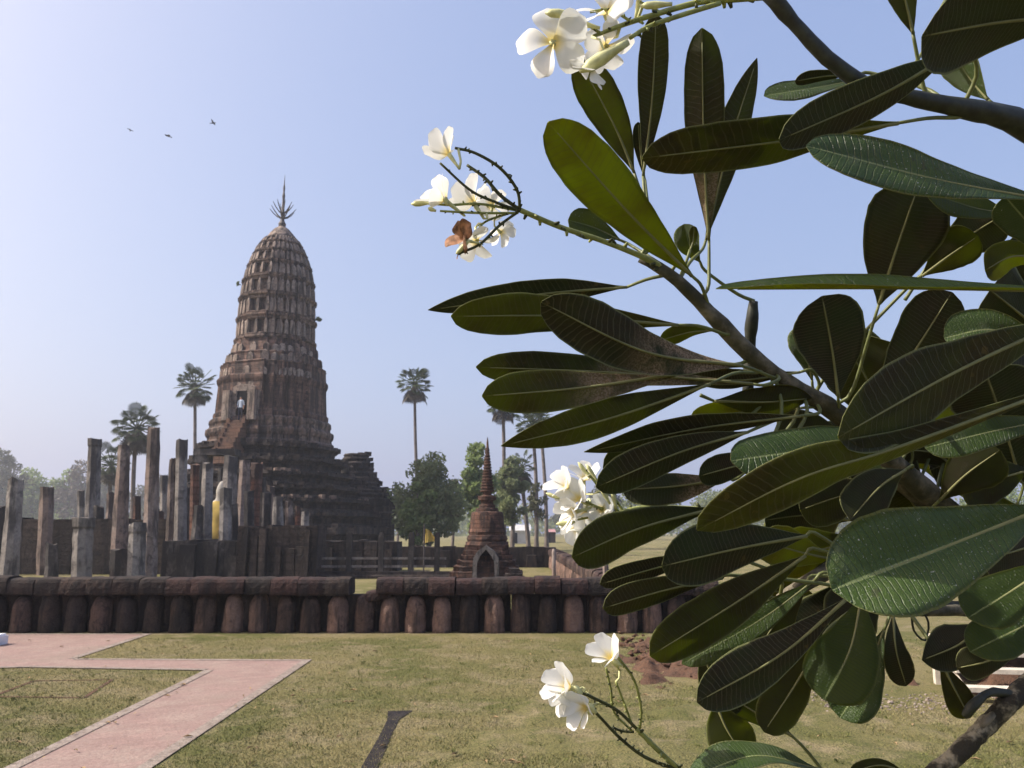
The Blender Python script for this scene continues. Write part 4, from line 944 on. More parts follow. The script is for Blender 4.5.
# plants rooted in the prang, birds
for (px, py, r, lab, sd) in ((319, 319, 3.2, 'small tuft of weeds growing from the upper right side of the prang', 3), (238, 284, 1.8, 'tiny weed on the upper left side of the prang', 5)):
    q = A(px, py, PY); s = SC(py, PY); o = thing('weed', lab, 'plant', q, 'weeds on the prang'); rs = np.random.RandomState(sd)
    inw = 1 if px > 280 else -1
    cs_ = [tuple(rs.randn(3) * r * s * .35) for i in range(6)]; link('foliage', foliage(cs_, [r * s * .4] * 6, 14, .09, sd), M['fol_dark'], o)
    bm = bmesh.new()
    for c in cs_: tube(bm, [(-inw * r * s * 1.6, 0, -r * s * .5), (-inw * r * s * .5, 0, -r * s * .2), c], [.05, .035, .015], 4)
    objbm('stem', bm, M['bark_far'], o)
for (px, py, s_, rot, flap, lab) in ((130, 130, 5, .4, .2, 'leftmost of three small birds, seen side on'), (168, 136, 7, -.7, .55, 'middle and lowest of three small birds, wing bent down'), (213, 123, 6, 1.4, .9, 'rightmost and highest of three small birds, wings raised')):
    Y = 70; k = SC(py, Y) * s_ / 2; bm = bmesh.new()
    tube(bm, [(0, -1 * k, 0), (0, -.8 * k, .03 * k), (0, -.3 * k, 0), (0, .3 * k, 0), (0, .8 * k, 0), (0, 1.1 * k, 0)], [.05 * k, .16 * k, .24 * k, .2 * k, .1 * k, .16 * k], 8)
    for sx in (-1, 1):
        q = [(0, .25, .08), (.6, .35, .08 + flap * .45), (1.3, .1, .08 + flap * .35), (1.25, -.1, .08 + flap * .35), (.6, -.2, .08 + flap * .45), (0, -.3, .08)]
        up = [bm.verts.new((sx * x_ * k, y_ * k, z_ * k)) for x_, y_, z_ in q]; dn_ = [bm.verts.new((sx * x_ * k, y_ * k, (z_ - .06) * k)) for x_, y_, z_ in q]
        bm.faces.new(up); bm.faces.new(dn_[::-1])
        for i in range(6): bm.faces.new((up[i - 1], dn_[i - 1], dn_[i], up[i]))
    bmesh.ops.recalc_face_normals(bm, faces=bm.faces[:])
    o = objbm('bird', bm, M['bird']); o.location = A(px, py, Y); o.rotation_euler = (0, .3, rot); tag(o, lab, 'bird', 'birds in the sky')

# ------------------------------------------------------------------ the frangipani tree in the foreground
TX, TYg = 1.55, 1.75
fr = thing('frangipani_tree', 'large frangipani with leathery dark leaves and white blossoms filling the right foreground', 'tree', (TX, TYg, 0))
OFF = Vector((TX, TYg, 0))
def L3(p): return P(*p) - OFF
BR = []
def branch(pts, n=14, mat='bark', name='branch', rough=.14):
    """pts: (px, py, depth, radius px)"""
    q = spline(pts, n); bm = bmesh.new(); pp = [L3(a[:3]) for a in q]; rr = [a[3] * a[2] / F * (1 + rough * noise.noise((i * .9, a[0] * .1, 0))) for i, a in enumerate(q)]
    BR.extend(pp if name == 'branch' else []); tube(bm, pp, rr, 12); jitter(bm, .0022, 45, pts[0][0]); return objbm(name, bm, M[mat], fr, True)
trunk_pts = [(1.05, 1.6, 1.05), (1.2, 1.66, .7), (1.4, 1.72, .3), (1.55, 1.75, -.05)]
bm = bmesh.new(); q = spline(trunk_pts, 12); tube(bm, [Vector(a) - OFF for a in q], [.045 + .004 * i for i in range(13)], 14); jitter(bm, .006, 14); objbm('trunk', bm, M['bark'], fr, True)
branch([(640, 258, 1.18, 4.5), (672, 276, 1.18, 6.5), (705, 308, 1.2, 7.8), (748, 352, 1.22, 8.5), (792, 386, 1.25, 9), (836, 412, 1.28, 9.5), (905, 474, 1.36, 11), (965, 528, 1.42, 13), (1060, 640, 1.5, 22), (1075, 760, 1.65, 24)], 30)
branch([(768, -8, 1.02, 8), (800, 30, 1.02, 7), (832, 62, 1.02, 7.5), (868, 86, 1.02, 8), (908, 97, 1.03, 8.5), (960, 108, 1.05, 10), (1024, 126, 1.08, 13), (1110, 200, 1.15, 18), (1150, 420, 1.3, 22), (1110, 700, 1.55, 24)], 34, 'bark_dark')
branch([(930, 775, 1.05, 8), (960, 752, 1.06, 9), (990, 722, 1.08, 9.5), (1024, 690, 1.1, 10.5), (1090, 650, 1.25, 16), (1140, 700, 1.5, 18)], 44, 'bark_old')
branch([(1020, 697, 1.09, 5), (1000, 692, 1.08, 4.5), (985, 695, 1.07, 4), (972, 706, 1.06, 5), (964, 716, 1.06, 3)], 12, 'bark_dark')
branch([(1012, 700, 1.09, 5), (1000, 710, 1.08, 4), (985, 722, 1.07, 3.5), (980, 729, 1.07, 2.5)], 10)
branch([(872, 604, 1.2, 4.5), (900, 609, 1.2, 5.5), (935, 611, 1.22, 5.5), (975, 612, 1.26, 6), (1060, 640, 1.45, 9)], 14)
branch([(884, 596, 1.2, 5), (905, 601, 1.2, 6), (925, 604, 1.22, 5), (970, 606, 1.25, 5)], 10, 'bark_dark')
branch([(748, 400, 1.31, 6), (750, 345, 1.31, 6), (752, 318, 1.3, 6.2), (754, 301, 1.3, 4.5)], 12, 'bark_dark')
branch([(700, 520, 1.42, 5), (760, 500, 1.42, 7), (820, 480, 1.42, 9), (880, 470, 1.4, 11), (930, 500, 1.4, 13)], 14)
branch([(780, 600, 1.3, 6), (820, 575, 1.32, 8), (870, 545, 1.36, 10), (940, 520, 1.4, 13)], 12)
for p in (([(930, 596, 1.18, 1.2), (922, 580, 1.18, 1), (932, 570, 1.18, .8), (940, 585, 1.18, .8)]), ([(912, 612, 1.2, 1.2), (914, 630, 1.2, 1), (925, 640, 1.2, 1), (928, 622, 1.2, 1), (924, 612, 1.2, 1)]), ([(945, 604, 1.2, 1.6), (938, 592, 1.2, 2), (934, 585, 1.2, 2.5), (937, 579, 1.2, 1.5)])):
    branch(p, 12, 'bark_dark', 'twig')

WT = np.array([(0, .05), (.06, .13), (.12, .23), (.25, .46), (.4, .69), (.55, .89), (.67, .99), (.76, 1.0), (.85, .92), (.92, .74), (.965, .5), (.99, .27), (1, .04)])
WP = np.array([(0, .06), (.06, .15), (.12, .29), (.22, .52), (.35, .78), (.5, .97), (.6, 1.0), (.72, .92), (.82, .74), (.9, .5), (.96, .24), (1, .02)])
def leaf(path, w, d0, d1, roll=32, side='U', fold=23, pet=None, label=None, twist=None, wave=.3, dm=0.0, pointed=False, flip=1, curl=.2, under='leaf_under'):
    """path: midrib pixels from blade base to tip; d0,d1 depth at base and tip; roll tilts the upper side towards the sun"""
    NU, NV = 34, 10
    pts = spline([p if len(p) == 2 else p for p in path], NU)
    mid = []
    for i, p in enumerate(pts):
        u = i / NU; mid.append(P(p[0], p[1], d0 + (d1 - d0) * u + (dm + .022 * noise.noise((path[0][0] * .19, path[-1][1] * .17, 5))) * math.sin(math.pi * u)))
    mid = [m for m in mid]; ratio = None
    w = w * (.88 if w < 70 else .95)
    if twist is None: twist = roll + 26 * noise.noise((path[0][0] * .23, path[0][1] * .29, 3.0)) - 4
    w_ph = noise.noise((path[0][0] * .37, path[-1][1] * .41, w)); fold = fold + 8 * noise.noise((path[0][1] * .3, w, 1.0))
    prof = WP if pointed else WT; bm = bmesh.new(); uvl = bm.loops.layers.uv.new('UVMap')
    topv, botv, uvs = [], [], {}
    L = sum((mid[i + 1] - mid[i]).length for i in range(NU))
    for i in range(NU + 1):
        u = i / NU; tan = (mid[min(i + 1, NU)] - mid[max(i - 1, 0)]).normalized(); c = mid[i]
        v = (c - CAMP).normalized(); n0 = (v - tan * v.dot(tan)).normalized()
        if side == 'T': n0 = -n0
        s0 = SUN_DIR - tan * SUN_DIR.dot(tan); s0 = s0 - n0 * s0.dot(n0)
        s0 = s0.normalized() if s0.length > .02 else tan.cross(n0)
        ro = R(roll if twist is None else roll + (twist - roll) * (1 - u)) * flip
        nn = (n0 * math.cos(ro) + s0 * math.sin(ro)).normalized(); b = tan.cross(nn).normalized()
        dep = (c - CAMP).dot(_fw); ww = w * dep / F * .5 * (1 + .045 * noise.noise((u * 9, w_ph * 50, 0)) * min(1, u * 4)) * np.interp(u, prof[:, 0], prof[:, 1]) / max(.35, math.cos(R(roll)))
        fo = R(fold) * (1 - .35 * u); tr, br = [], []
        for k in range(NV + 1):
            q = -1 + 2 * k / NV; aq = abs(q)
            lift = math.sin(fo) * aq - curl * aq * aq * .8 + wave * math.sin(u * (9 + 5 * w_ph) + w_ph * 9 + (2 if q > 0 else 0)) * aq * aq * .3
            off = b * (q * ww * math.cos(fo)) + nn * (ww * lift)
            pos = c + off - OFF; th = .00035
            tv = bm.verts.new(pos + nn * th); bv = bm.verts.new(pos - nn * th); uvs[tv] = uvs[bv] = (u, q * .5 + .5); tr.append(tv); br.append(bv)
        topv.append(tr); botv.append(br)
    def fc(vs, mi):
        f = bm.faces.new(vs); f.material_index = mi; f.smooth = True
        for lp in f.loops: lp[uvl].uv = uvs[lp.vert]
    for i in range(NU):
        for k in range(NV):
            fc((topv[i][k], topv[i][k + 1], topv[i + 1][k + 1], topv[i + 1][k]), 0)
            fc((botv[i][k + 1], botv[i][k], botv[i + 1][k], botv[i + 1][k + 1]), 1)
        for k in (0, NV): fc((topv[i][k], topv[i + 1][k], botv[i + 1][k], botv[i][k]), 1)
    # midrib standing proud of the underside, running into the petiole
    mp = [(botv[i][NV // 2].co + topv[i][NV // 2].co) / 2 for i in range(0, NU, 2)]
    nu = [(botv[i][NV // 2].co - topv[i][NV // 2].co).normalized() for i in range(0, NU, 2)]
    rr = [.0026 * (1 - .8 * i / len(mp)) * (w / 45) ** .3 for i in range(len(mp))]
    tube(bm, [m + n_ * .0007 for m, n_ in zip(mp, nu)], rr, 6, 2)
    t0 = (mid[0] - mid[2]).normalized()
    pp = [mid[0], mid[0] + t0 * .02] if pet is None else [mid[0]] + [P(*p) for p in pet]
    probe = pp[-1] + t0 * (.05 if pet is None else .0) - OFF
    near = min(BR, key=lambda b_: (b_ - probe).length); dist = (near - probe).length
    if dist < (.24 if pet is None else .07):
        if pet is None: pp.append(pp[-1] * .45 + (near + OFF) * .55 + t0 * dist * .2)
        pp.append(near + OFF)
    elif pet is None: pp += [pp[-1] + t0 * .05, pp[-1] + t0 * .1 + Vector((.01, .02, -.02))]
    pt = [Vector(x_) for x_ in spline([tuple(x_) for x_ in pp], 10)]
    tube(bm, [x_ - OFF for x_ in pt], [.0022 + .0010 * i / len(pt) for i in range(len(pt))], 8, 3)
    for f in bm.faces: f.smooth = True
    o = objbm('leaf', bm, [M['leaf_top'], M[under], M['midrib'], M['petiole']], fr)
    if label: o['label'] = label
    return o
D = 1.15
# --- top fan of leaves
leaf([(692, 276), (628, 212), (548, 122)], 68, 1.17, 1.05, -4, twist=-12)
leaf([(634, 172), (614, 125), (578, 58)], 48, 1.2, 1.16, 0, twist=-6, pet=[(642, 195, 1.2), (660, 232, 1.19), (675, 262, 1.18)])
leaf([(643, 176), (652, 100), (656, 14)], 36, 1.22, 1.17, 20, pet=[(645, 200, 1.2), (650, 235, 1.19)])
leaf([(645, 180), (640, 150), (638, 122)], 14, 1.24, 1.22, 20, pet=[(648, 205, 1.2), (655, 240, 1.19)])
leaf([(709, 240), (704, 150), (702, 28)], 52, 1.22, 1.16, -8, fold=34, under='leaf_sunpatch', label='leaf with painted sunlit brown patches', pet=[(709, 265, 1.21), (708, 288, 1.2)])
leaf([(706, 240), (728, 150), (757, 58)], 36, 1.26, 1.24, 22, pet=[(702, 250, 1.25), (690, 262, 1.22)], pointed=True)
leaf([(898, 123), (790, 140), (642, 158)], 60, 1.03, .98, 30, pet=[(930, 118, 1.04), (960, 117, 1.05)])
leaf([(955, 52), (880, 95), (779, 140)], 54, 1.0, .94, 34)
leaf([(1075, 15), (1000, 22), (922, 36)], 86, .95, .9, 28, fold=10, pet=[(1100, 20, .97)])
leaf([(913, 34), (905, 0), (894, -42)], 36, 1.02, 1.0, 25, label='brown spotted leaf', pet=[(918, 60, 1.03), (925, 92, 1.04)])
leaf([(925, 48), (950, 15), (975, -20)], 30, 1.08, 1.1, 30, 'T', pet=[(915, 70, 1.07)])
leaf([(988, 100), (968, 76), (952, 48)], 42, 1.06, 1.08, 20, 'T', pet=[(1000, 110, 1.06)])
leaf([(860, 74), (825, 76), (795, 81)], 16, 1.12, 1.1, 35)
leaf([(858, 80), (815, 88), (764, 96)], 20, 1.14, 1.12, 55, 'T', pet=[(880, 90, 1.06)])
leaf([(1045, 200), (930, 178), (806, 146)], 50, .86, .84, 44, 'T', fold=20, label='grey sheened leaf with a pale midrib')
leaf([(879, 304), (896, 250), (918, 186)], 80, 1.2, 1.16, 22, pet=[(868, 340, 1.22), (850, 395, 1.26)], fold=8)
leaf([(1080, 291), (900, 288), (716, 289)], 17, .89, .85, 104, fold=34, curl=.02, wave=.3)
leaf([(838, 396), (832, 350), (822, 296)], 72, 1.24, 1.2, 20, pet=[(838, 410, 1.27)], fold=8)
leaf([(812, 380), (806, 352), (800, 326)], 34, 1.32, 1.3, 20, 'T')
leaf([(872, 410), (915, 350), (952, 292)], 66, 1.22, 1.18, 25, pet=[(862, 420, 1.27)])
leaf([(922, 276), (950, 255), (978, 236)], 52, 1.2, 1.16, 25)
leaf([(930, 262), (970, 235), (1004, 214)], 62, 1.3, 1.28, 20, pet=[(905, 300, 1.3)])
leaf([(1060, 262), (1015, 256), (985, 270)], 40, 1.12, 1.08, 25)
leaf([(1012, 214), (975, 208), (925, 192)], 34, 1.12, 1.1, 45, 'T', label='grey sheened leaf')
leaf([(1060, 260), (1030, 225), (1005, 196)], 52, 1.08, 1.06, 20, 'T')
leaf([(1070, 318), (955, 372), (838, 437)], 74, .91, .815, 34, fold=16)
leaf([(1085, 378), (900, 446), (800, 478), (697, 530)], 56, .94, .87, 40, fold=22, pet=[(1110, 372, 1.06)], dm=-.07, wave=.25)
leaf([(905, 428), (830, 446), (731, 461)], 58, .99, .93, 30, 'T', fold=10, label='glossy wet looking leaf with glints', pet=[(940, 430, 1.1)])
leaf([(1050, 506), (940, 549), (832, 590)], 118, .85, .80, 14, 'T', fold=30, wave=.3, label='largest leaf, glossy upper side half in shadow', pet=[(1090, 490, .9)])
leaf([(1060, 418), (990, 432), (925, 448)], 44, 1.1, 1.1, 25, 'T')
leaf([(1050, 352), (995, 330), (944, 338)], 52, 1.1, 1.12, 20, 'T', label='pale sunlit leaf')
leaf([(1060, 560), (1010, 592), (968, 618)], 62, .98, .96, 20, 'T')
leaf([(1075, 600), (1020, 628), (970, 652)], 54, 1.0, .98, 25, 'T')
leaf([(1030, 640), (990, 660), (957, 668)], 38, 1.05, 1.04, 25)
leaf([(985, 624), (958, 645), (922, 660)], 50, 1.1, 1.08, 24, pointed=True)
leaf([(940, 660), (955, 690), (970, 718)], 34, 1.12, 1.12, 15)
leaf([(893, 614), (896, 650), (906, 686)], 32, 1.14, 1.12, 15)
leaf([(862, 596), (850, 650), (824, 700)], 74, 1.14, 1.08, 12, 'T', label='blue black leaf hanging in shade')
leaf([(884, 630), (864, 680), (840, 718)], 58, 1.16, 1.14, 10, 'T', label='pale green sunlit hanging leaf')
leaf([(805, 556), (740, 600), (650, 656)], 56, 1.12, 1.06, 28)
leaf([(815, 580), (760, 620), (682, 664)], 36, 1.16, 1.12, 20, 'T', label='blue black leaf in shade')
leaf([(845, 600), (780, 655), (697, 702)], 56, 1.06, 1.0, 30)
leaf([(822, 640), (795, 685), (764, 732)], 50, 1.14, 1.1, 18)
leaf([(806, 585), (785, 610), (760, 645)], 46, 1.18, 1.16, 20)
leaf([(702, 650), (714, 678), (740, 712)], 48, 1.2, 1.2, 15)
leaf([(715, 700), (726, 728), (746, 760)], 60, 1.18, 1.16, 14, fold=24)
leaf([(792, 736), (755, 712), (716, 688)], 42, 1.2, 1.2, 16, pet=[(806, 750, 1.2), (826, 775, 1.2)])
leaf([(815, 768), (755, 756), (690, 778)], 34, 1.1, 1.08, 60, 'T')
leaf([(905, 772), (880, 765), (850, 772)], 16, 1.1, 1.1, 30)
# --- left fan
leaf([(627, 287), (540, 294), (428, 310)], 33, 1.2, 1.16, 32, pet=[(648, 279, 1.19), (672, 274, 1.18)], pointed=True)
leaf([(678, 325), (560, 316), (451, 316)], 46, 1.18, 1.1, 34, pet=[(700, 326, 1.19), (728, 335, 1.2)])
leaf([(742, 366), (646, 352), (541, 302)], 62, 1.08, .98, 22, twist=-42, under='leaf_sunpatch', pet=[(755, 370, 1.14), (775, 378, 1.22)], label='broad leaf twisting near its stalk')
leaf([(752, 384), (600, 372), (476, 367)], 38, 1.16, 1.08, 26, twist=-40, under='leaf_sunpatch')
leaf([(680, 374), (580, 388), (482, 396)], 48, 1.06, 1.0, 24, twist=-40, under='leaf_sunpatch', pet=[(712, 368, 1.14), (745, 362, 1.22)])
leaf([(710, 384), (610, 418), (501, 446)], 42, 1.08, 1.02, 34, pet=[(735, 373, 1.16), (760, 372, 1.22)], pointed=True)
leaf([(715, 330), (690, 332), (660, 340)], 20, 1.22, 1.22, 40, pet=[(728, 322, 1.21)])
leaf([(800, 416), (700, 428), (584, 452)], 28, 1.16, 1.12, 45, pet=[(820, 412, 1.24)], pointed=True)
leaf([(748, 432), (680, 452), (596, 487)], 44, 1.14, 1.08, 32, pet=[(775, 420, 1.2)])
leaf([(700, 446), (650, 452), (603, 468)], 36, 1.2, 1.18, 28)
leaf([(728, 478), (680, 486), (622, 490)], 42, 1.2, 1.18, -20, under='leaf_sunpatch', label='brown lit leaf')
leaf([(770, 456), (735, 466), (699, 476)], 36, 1.16, 1.14, 26)
leaf([(715, 508), (640, 528), (572, 557)], 52, 1.12, 1.06, 32, fold=18)
leaf([(806, 536), (740, 548), (662, 566)], 66, 1.1, 1.02, 26)
leaf([(704, 556), (655, 568), (600, 584)], 26, 1.14, 1.12, 40)
leaf([(722, 578), (665, 590), (603, 608)], 36, 1.12, 1.08, 30)
leaf([(714, 401), (765, 402), (812, 398)], 36, 1.2, 1.24, 30, pet=[(700, 395, 1.2)], pointed=True)
leaf([(800, 408), (745, 412), (690, 418)], 30, 1.26, 1.24, 30)
leaf([(620, 240), (595, 228), (568, 220)], 34, 1.3, 1.28, 22, 'T', label='grey sheened leaf seen against the sky')
leaf([(700, 262), (690, 246), (684, 224)], 30, 1.26, 1.24, 20, 'T')
leaf([(690, 250), (693, 240), (694, 226)], 10, 1.2, 1.2, 20)
leaf([(800, 372), (740, 380), (690, 376)], 26, 1.24, 1.2, 36)
# --- inner leaves in the shade of the crown
inner = [((905, 470), (850, 520), 44, 'U'), ((880, 490), (800, 510), 46, 'U'), ((860, 540), (770, 560), 48, 'U'), ((900, 560), (840, 640), 50, 'U'), ((870, 570), (790, 650), 44, 'U'), ((850, 520), (765, 520), 42, 'U'),
         ((960, 470), (900, 450), 44, 'U'), ((940, 500), (1000, 450), 50, 'U'), ((920, 420), (860, 480), 46, 'U'), ((1030, 470), (960, 490), 50, 'U'), ((860, 420), (800, 470), 48, 'U'), ((840, 430), (780, 440), 42, 'U'),
         ((1050, 540), (985, 560), 50, 'U'), ((1050, 580), (965, 585), 44, 'U'), ((880, 400), (900, 345), 52, 'U'), ((960, 420), (1000, 360), 54, 'U'), ((1040, 330), (990, 290), 60, 'U'), ((1050, 300), (1010, 240), 50, 'U'), ((820, 600), (745, 590), 40, 'U'), ((830, 470), (752, 490), 44, 'T'), ((905, 455), (868, 505), 34, 'T'), ((835, 560), (760, 540), 40, 'U'), ((1000, 520), (920, 400), 66, 'U'), ((1020, 480), (985, 370), 70, 'U'), ((930, 530), (860, 440), 60, 'U'), ((1060, 500), (1010, 420), 66, 'U'), ((1030, 430), (930, 470), 60, 'U'), ((1060, 560), (960, 520), 60, 'T'), ((890, 450), (842, 340), 60, 'U'), ((1050, 400), (960, 330), 66, 'U'), ((860, 480), (775, 560), 56, 'U'), ((1060, 620), (975, 560), 60, 'U')]
for i, (a, b, w, sd) in enumerate(inner):
    m = ((a[0] + b[0]) / 2 + rnd.uniform(-5, 5), (a[1] + b[1]) / 2 + rnd.uniform(-8, 2)); d = rnd.uniform(1.3, 1.48) + (.12 if i > 21 else 0)
    leaf([a, m, b], w * 1.25, d, d - .06, rnd.uniform(10, 30), sd)

# --- blossoms
def cam_dir(x, y, z): return (_rt * x + _up * y - _fw * z).normalized()      # right, up, towards the viewer
def blossom(parent, px, py, d, face, dia, open_=1.0, seed=0, brown=False, label=None):
    rs = random.Random(seed); z = cam_dir(*face); x = z.cross(_fw); x = x.normalized() if x.length > .1 else z.orthogonal().normalized(); y = z.cross(x)
    s = dia * (1.18 if open_ < .6 else 1.0) * d / F / 2; c = P(px, py, d) - OFF - z * (s * .5 if open_ < .75 else 0); bm = bmesh.new(); uvl = bm.loops.layers.uv.new('UVMap'); a0 = rs.uniform(0, 6.28)
    NU, NV = 10, 8
    for k in range(5):
        a = a0 + k * 1.2566 + rs.uniform(-.08, .08); op = open_ * rs.uniform(.88, 1.08); rad = x * math.cos(a) + y * math.sin(a); tn = z.cross(rad); gr = []; uvs = {}
        sz = s * rs.uniform(.92, 1.06); bk = rs.uniform(.3, .6)
        for i in range(NU + 1):
            u = i / NU; wd_ = .40 * sz * float(np.interp(u, (0, .2, .45, .65, .82, .93, 1), (.1, .34, .78, 1, .95, .68, .28))); row = []
            el = (1 - op) * 1.35                     # how far the petal still stands up
            r_ = sz * (.06 + .94 * u) * math.cos(el) ; h_ = sz * (u * math.sin(el) + .30 * u - bk * op * u ** 2.6)
            for j in range(NV + 1):
                q = -1 + 2 * j / NV
                p = c + rad * (r_ - abs(q) ** 2 * sz * .05) + tn * (q * wd_ + .10 * sz * u) + z * (h_ + q * wd_ * .42 * (1 - u * .5) + (q * q) * wd_ * (.35 if q > 0 else -.1) - (q ** 4) * wd_ * .25 * u)
                if brown: p += noise.noise_vector(p * 60) * .004
                v = bm.verts.new(p); uvs[v] = (u, q * .5 + .5); row.append(v)
            gr.append(row)
        for i in range(NU):
            for j in range(NV):
                f = bm.faces.new((gr[i][j], gr[i][j + 1], gr[i + 1][j + 1], gr[i + 1][j])); f.smooth = True
                for lp in f.loops: lp[uvl].uv = uvs[lp.vert]
    tube(bm, [c + z * .03 * s, c - z * .2 * s, c - z * .5 * s, c - z * .75 * s], [.10 * s, .085 * s, .06 * s, .05 * s], 8, 1)
    e_ = c - z * .75 * s; near = min(CL, key=lambda b_: (b_ - e_).length)
    if (near - e_).length < .06: tube(bm, [e_, e_ * .5 + near * .5 - z * .15 * s, near], [.05 * s, .045 * s, .055 * s], 6, 1)
    o = objbm('flower', bm, [M['petal_brown'] if brown else M['petal'], M['bud']], parent, True)
    if label: o['label'] = label
    return c - z * .75 * s
CL = []
def stalks(paths, label=None, mat='stalk'):
    bm = bmesh.new(); CL.clear()
    for pts in paths:
        n = 6 * (len(pts) - 1); q = spline([p[:4] for p in pts], n); mi = 1 if len(pts[0]) > 4 else 0; pp = [L3(a[:3]) for a in q]; CL.extend(pp)
        tube(bm, pp, [a[3] * .68 * a[2] / F for a in q], 8, mi)
        for i in range(1, n):                        # scars where flowers fell
            if rnd.random() < .75:
                k = Vector((rnd.uniform(-1, 1), rnd.uniform(-1, 1), rnd.uniform(-1, 1))).normalized(); r_ = q[i][3] * q[i][2] / F
                tube(bm, [pp[i] + k * r_ * .5, pp[i] + k * r_ * 1.75], [r_ * .55, r_ * .3], 5, 1 if rnd.random() < .6 else mi)
    o = objbm('flower_cluster', bm, [M[mat], M['stalk_dark']], fr, True)
    if label: o['label'] = label
    return o
def buds(parent, lst):
    for (a, b, d, r) in lst:
        bm = bmesh.new(); p, q = P(*a, d) - OFF, P(*b, d) - OFF; k = r * d / F
        tube(bm, [p, p + (q - p) * .2, p + (q - p) * .55, p + (q - p) * .8, q], [k * .5, k * .6, k, k * .9, k * .2], 8); objbm('bud', bm, M['bud'], parent, True)
# top cluster
t1 = stalks([[(775, -4, 1.02, 5), (735, -1, 1.02, 5), (700, 2, 1.02, 4.5), (650, 16, 1.01, 4), (620, 26, 1.0, 3.5), (592, 37, .99, 2.5)], [(720, 3, 1.02, 4), (685, 14, 1.01, 3.6), (650, 26, 1.0, 3.5), (630, 38, .99, 3)], [(632, 22, 1.0, 2.2), (610, 10, 1.0, 2), (590, 12, 1.0, 2)], [(600, 33, .99, 2.2), (580, 20, .98, 2), (562, 13, .98, 2)], [(660, 12, 1.02, 2), (640, 2, 1.02, 2)]], 'cluster of open white blossoms at the top')
blossom(t1, 553, 43, .98, (-.25, -.1, .96), 78, 1.0, 11)
blossom(t1, 606, 14, 1.0, (-.3, .55, .7), 70, .85, 12)
blossom(t1, 592, 66, .97, (-.55, -.75, -.25), 50, .75, 13, label='flower seen from behind')
blossom(t1, 640, -6, 1.03, (.1, .8, .5), 66, .9, 14)
blossom(t1, 606, 46, 1.02, (.2, -.6, .7), 56, .9, 16)
buds(t1, [((575, 14), (545, 13), .97, 4.5), ((628, 42), (580, 72), .96, 7), ((600, 28), (575, 22), .98, 3), ((672, 4), (640, 6), .99, 4)])
# second cluster against the sky
t2 = stalks([[(672, 274, 1.18, 5), (645, 258, 1.17, 4.5), (600, 240, 1.15, 4), (560, 227, 1.13, 4), (520, 210, 1.1, 4)], [(520, 211, 1.1, 2.4, 1), (517, 190, 1.09, 2.4), (500, 168, 1.07, 2.4), (475, 153, 1.06, 2.2), (455, 148, 1.05, 2)], [(520, 210, 1.1, 2.8, 1), (500, 195, 1.1, 2.8), (485, 178, 1.1, 2.6), (467, 165, 1.1, 2.2)],
             [(520, 211, 1.1, 2.4, 1), (495, 202, 1.09, 2.2), (470, 190, 1.08, 2), (440, 163, 1.07, 1.8)], [(520, 211, 1.1, 2), (480, 204, 1.09, 2), (450, 205, 1.08, 2), (426, 203, 1.07, 1.6)], [(518, 213, 1.1, 2), (480, 213, 1.08, 2), (440, 211, 1.07, 1.7)], [(518, 212, 1.1, 2.2, 1), (500, 225, 1.09, 2.2), (480, 244, 1.08, 2.2), (458, 254, 1.07, 2)], [(510, 213, 1.1, 1.8), (485, 222, 1.09, 1.8), (474, 236, 1.08, 1.6)]], 'cluster of white blossoms against the sky')
blossom(t2, 443, 146, 1.05, (-.5, .75, -.3), 44, .42, 21)
blossom(t2, 436, 193, 1.07, (-.75, .55, .3), 46, .45, 22)
blossom(t2, 468, 194, 1.1, (-.45, .75, -.35), 46, .55, 23)
blossom(t2, 492, 206, 1.13, (.0, .6, -.8), 42, .8, 24)
blossom(t2, 477, 240, 1.1, (.1, -.75, .5), 46, .85, 25)
blossom(t2, 500, 232, 1.13, (.4, -.3, -.8), 34, .8, 28)
blossom(t2, 456, 238, 1.06, (-.8, .1, .5), 44, .7, 26, True, 'withered brown flower')
buds(t2, [((430, 203), (411, 204), 1.07, 3), ((447, 205), (444, 196), 1.07, 3), ((436, 211), (428, 208), 1.07, 2.5), ((470, 240), (456, 254), 1.05, 2.6)])
# third, beyond the wall side
t3 = stalks([[(720, 512, 1.45, 5), (680, 508, 1.43, 4), (640, 508, 1.4, 3.5), (615, 514, 1.38, 3)], [(620, 514, 1.38, 2.4), (606, 496, 1.37, 2.4), (592, 478, 1.36, 2), (580, 464, 1.36, 1.6)], [(618, 514, 1.38, 2.2), (600, 508, 1.36, 2), (582, 500, 1.34, 1.8)], [(616, 514, 1.38, 2), (598, 516, 1.36, 1.8), (576, 520, 1.34, 1.6)], [(624, 512, 1.39, 2), (616, 500, 1.39, 2), (610, 490, 1.39, 1.6)]], 'cluster of white blossoms low above the far fields')
for i, (px, py, d, f, s_) in enumerate(((560, 482, 1.34, (-.7, .5, .3), 38), (573, 496, 1.33, (-.6, .4, .6), 42), (567, 514, 1.32, (-.75, -.1, .5), 40), (583, 472, 1.38, (-.1, .8, .4), 36), (600, 508, 1.35, (-.3, .3, .8), 34), (584, 520, 1.34, (-.2, -.7, .6), 34), (574, 534, 1.36, (-.3, -.7, .5), 30))):
    blossom(t3, px, py, d, f, s_, .52, 40 + i)
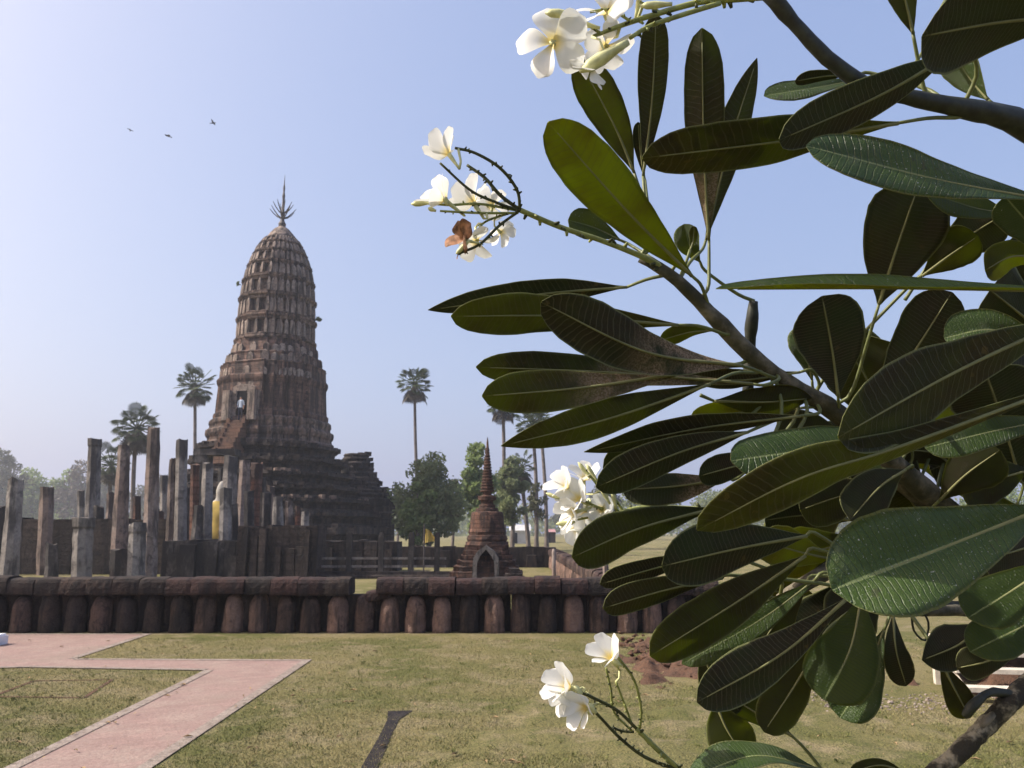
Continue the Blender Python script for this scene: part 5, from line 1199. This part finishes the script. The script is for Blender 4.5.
buds(t3, [((590, 478), (578, 462), 1.36, 2.4), ((598, 482), (586, 464), 1.35, 2.2), ((610, 504), (600, 486), 1.34, 2.6), ((616, 508), (612, 490), 1.34, 2.4), ((560, 499), (546, 493), 1.34, 2.2), ((575, 522), (556, 524), 1.33, 2.6)])
# fourth, low before the lawn
t4 = stalks([[(900, 900, 1.3, 6), (760, 830, 1.25, 5), (690, 778, 1.2, 4.2), (660, 752, 1.18, 4), (636, 728, 1.16, 3.4)], [(636, 728, 1.16, 2.6, 1), (618, 711, 1.15, 2.4), (598, 700, 1.14, 2.4), (580, 692, 1.13, 2)], [(678, 770, 1.19, 2.8, 1), (645, 757, 1.17, 2.6), (620, 738, 1.15, 2.4), (598, 715, 1.13, 2.4), (590, 708, 1.12, 2.6)], [(640, 728, 1.16, 2), (641, 708, 1.15, 2), (634, 680, 1.13, 2), (618, 657, 1.12, 2)], [(632, 724, 1.16, 1.8), (624, 703, 1.15, 1.8), (616, 682, 1.14, 1.6)], [(632, 731, 1.16, 1.8), (614, 712, 1.15, 1.8), (611, 690, 1.14, 1.8), (606, 668, 1.13, 1.8)], [(634, 732, 1.16, 2, 1), (622, 731, 1.16, 1.8), (612, 727, 1.15, 1.8)]], 'low cluster of white blossoms in front of the lawn')
for i, (px, py, d, f, s_, o_) in enumerate(((560, 684, 1.12, (-.75, .4, .45), 46, .42), (561, 700, 1.12, (-.8, -.3, .4), 36, .4), (579, 710, 1.11, (-.6, .1, .7), 46, .42), (606, 652, 1.12, (-.4, .6, .4), 44, .4))):
    blossom(t4, px, py, d, f, s_, o_, 60 + i)
buds(t4, [((622, 666), (612, 660), 1.12, 3), ((596, 713), (588, 704), 1.12, 3.5), ((582, 694), (574, 686), 1.12, 3)])

# ------------------------------------------------------------------ haze over the whole place
t = NT('haze air'); pv = t.n('ShaderNodeVolumePrincipled'); pv.inputs['Color'].default_value = (.86, .90, 1.0, 1); pv.inputs['Density'].default_value = .0006; pv.inputs['Anisotropy'].default_value = .3
t.l(pv.outputs[0], t.out.inputs['Volume'])
bm = bmesh.new(); box(bm, (0, 420, 24), (1600, 1000, 50)); tag(objbm('haze', bm, t.m), kind='stuff')
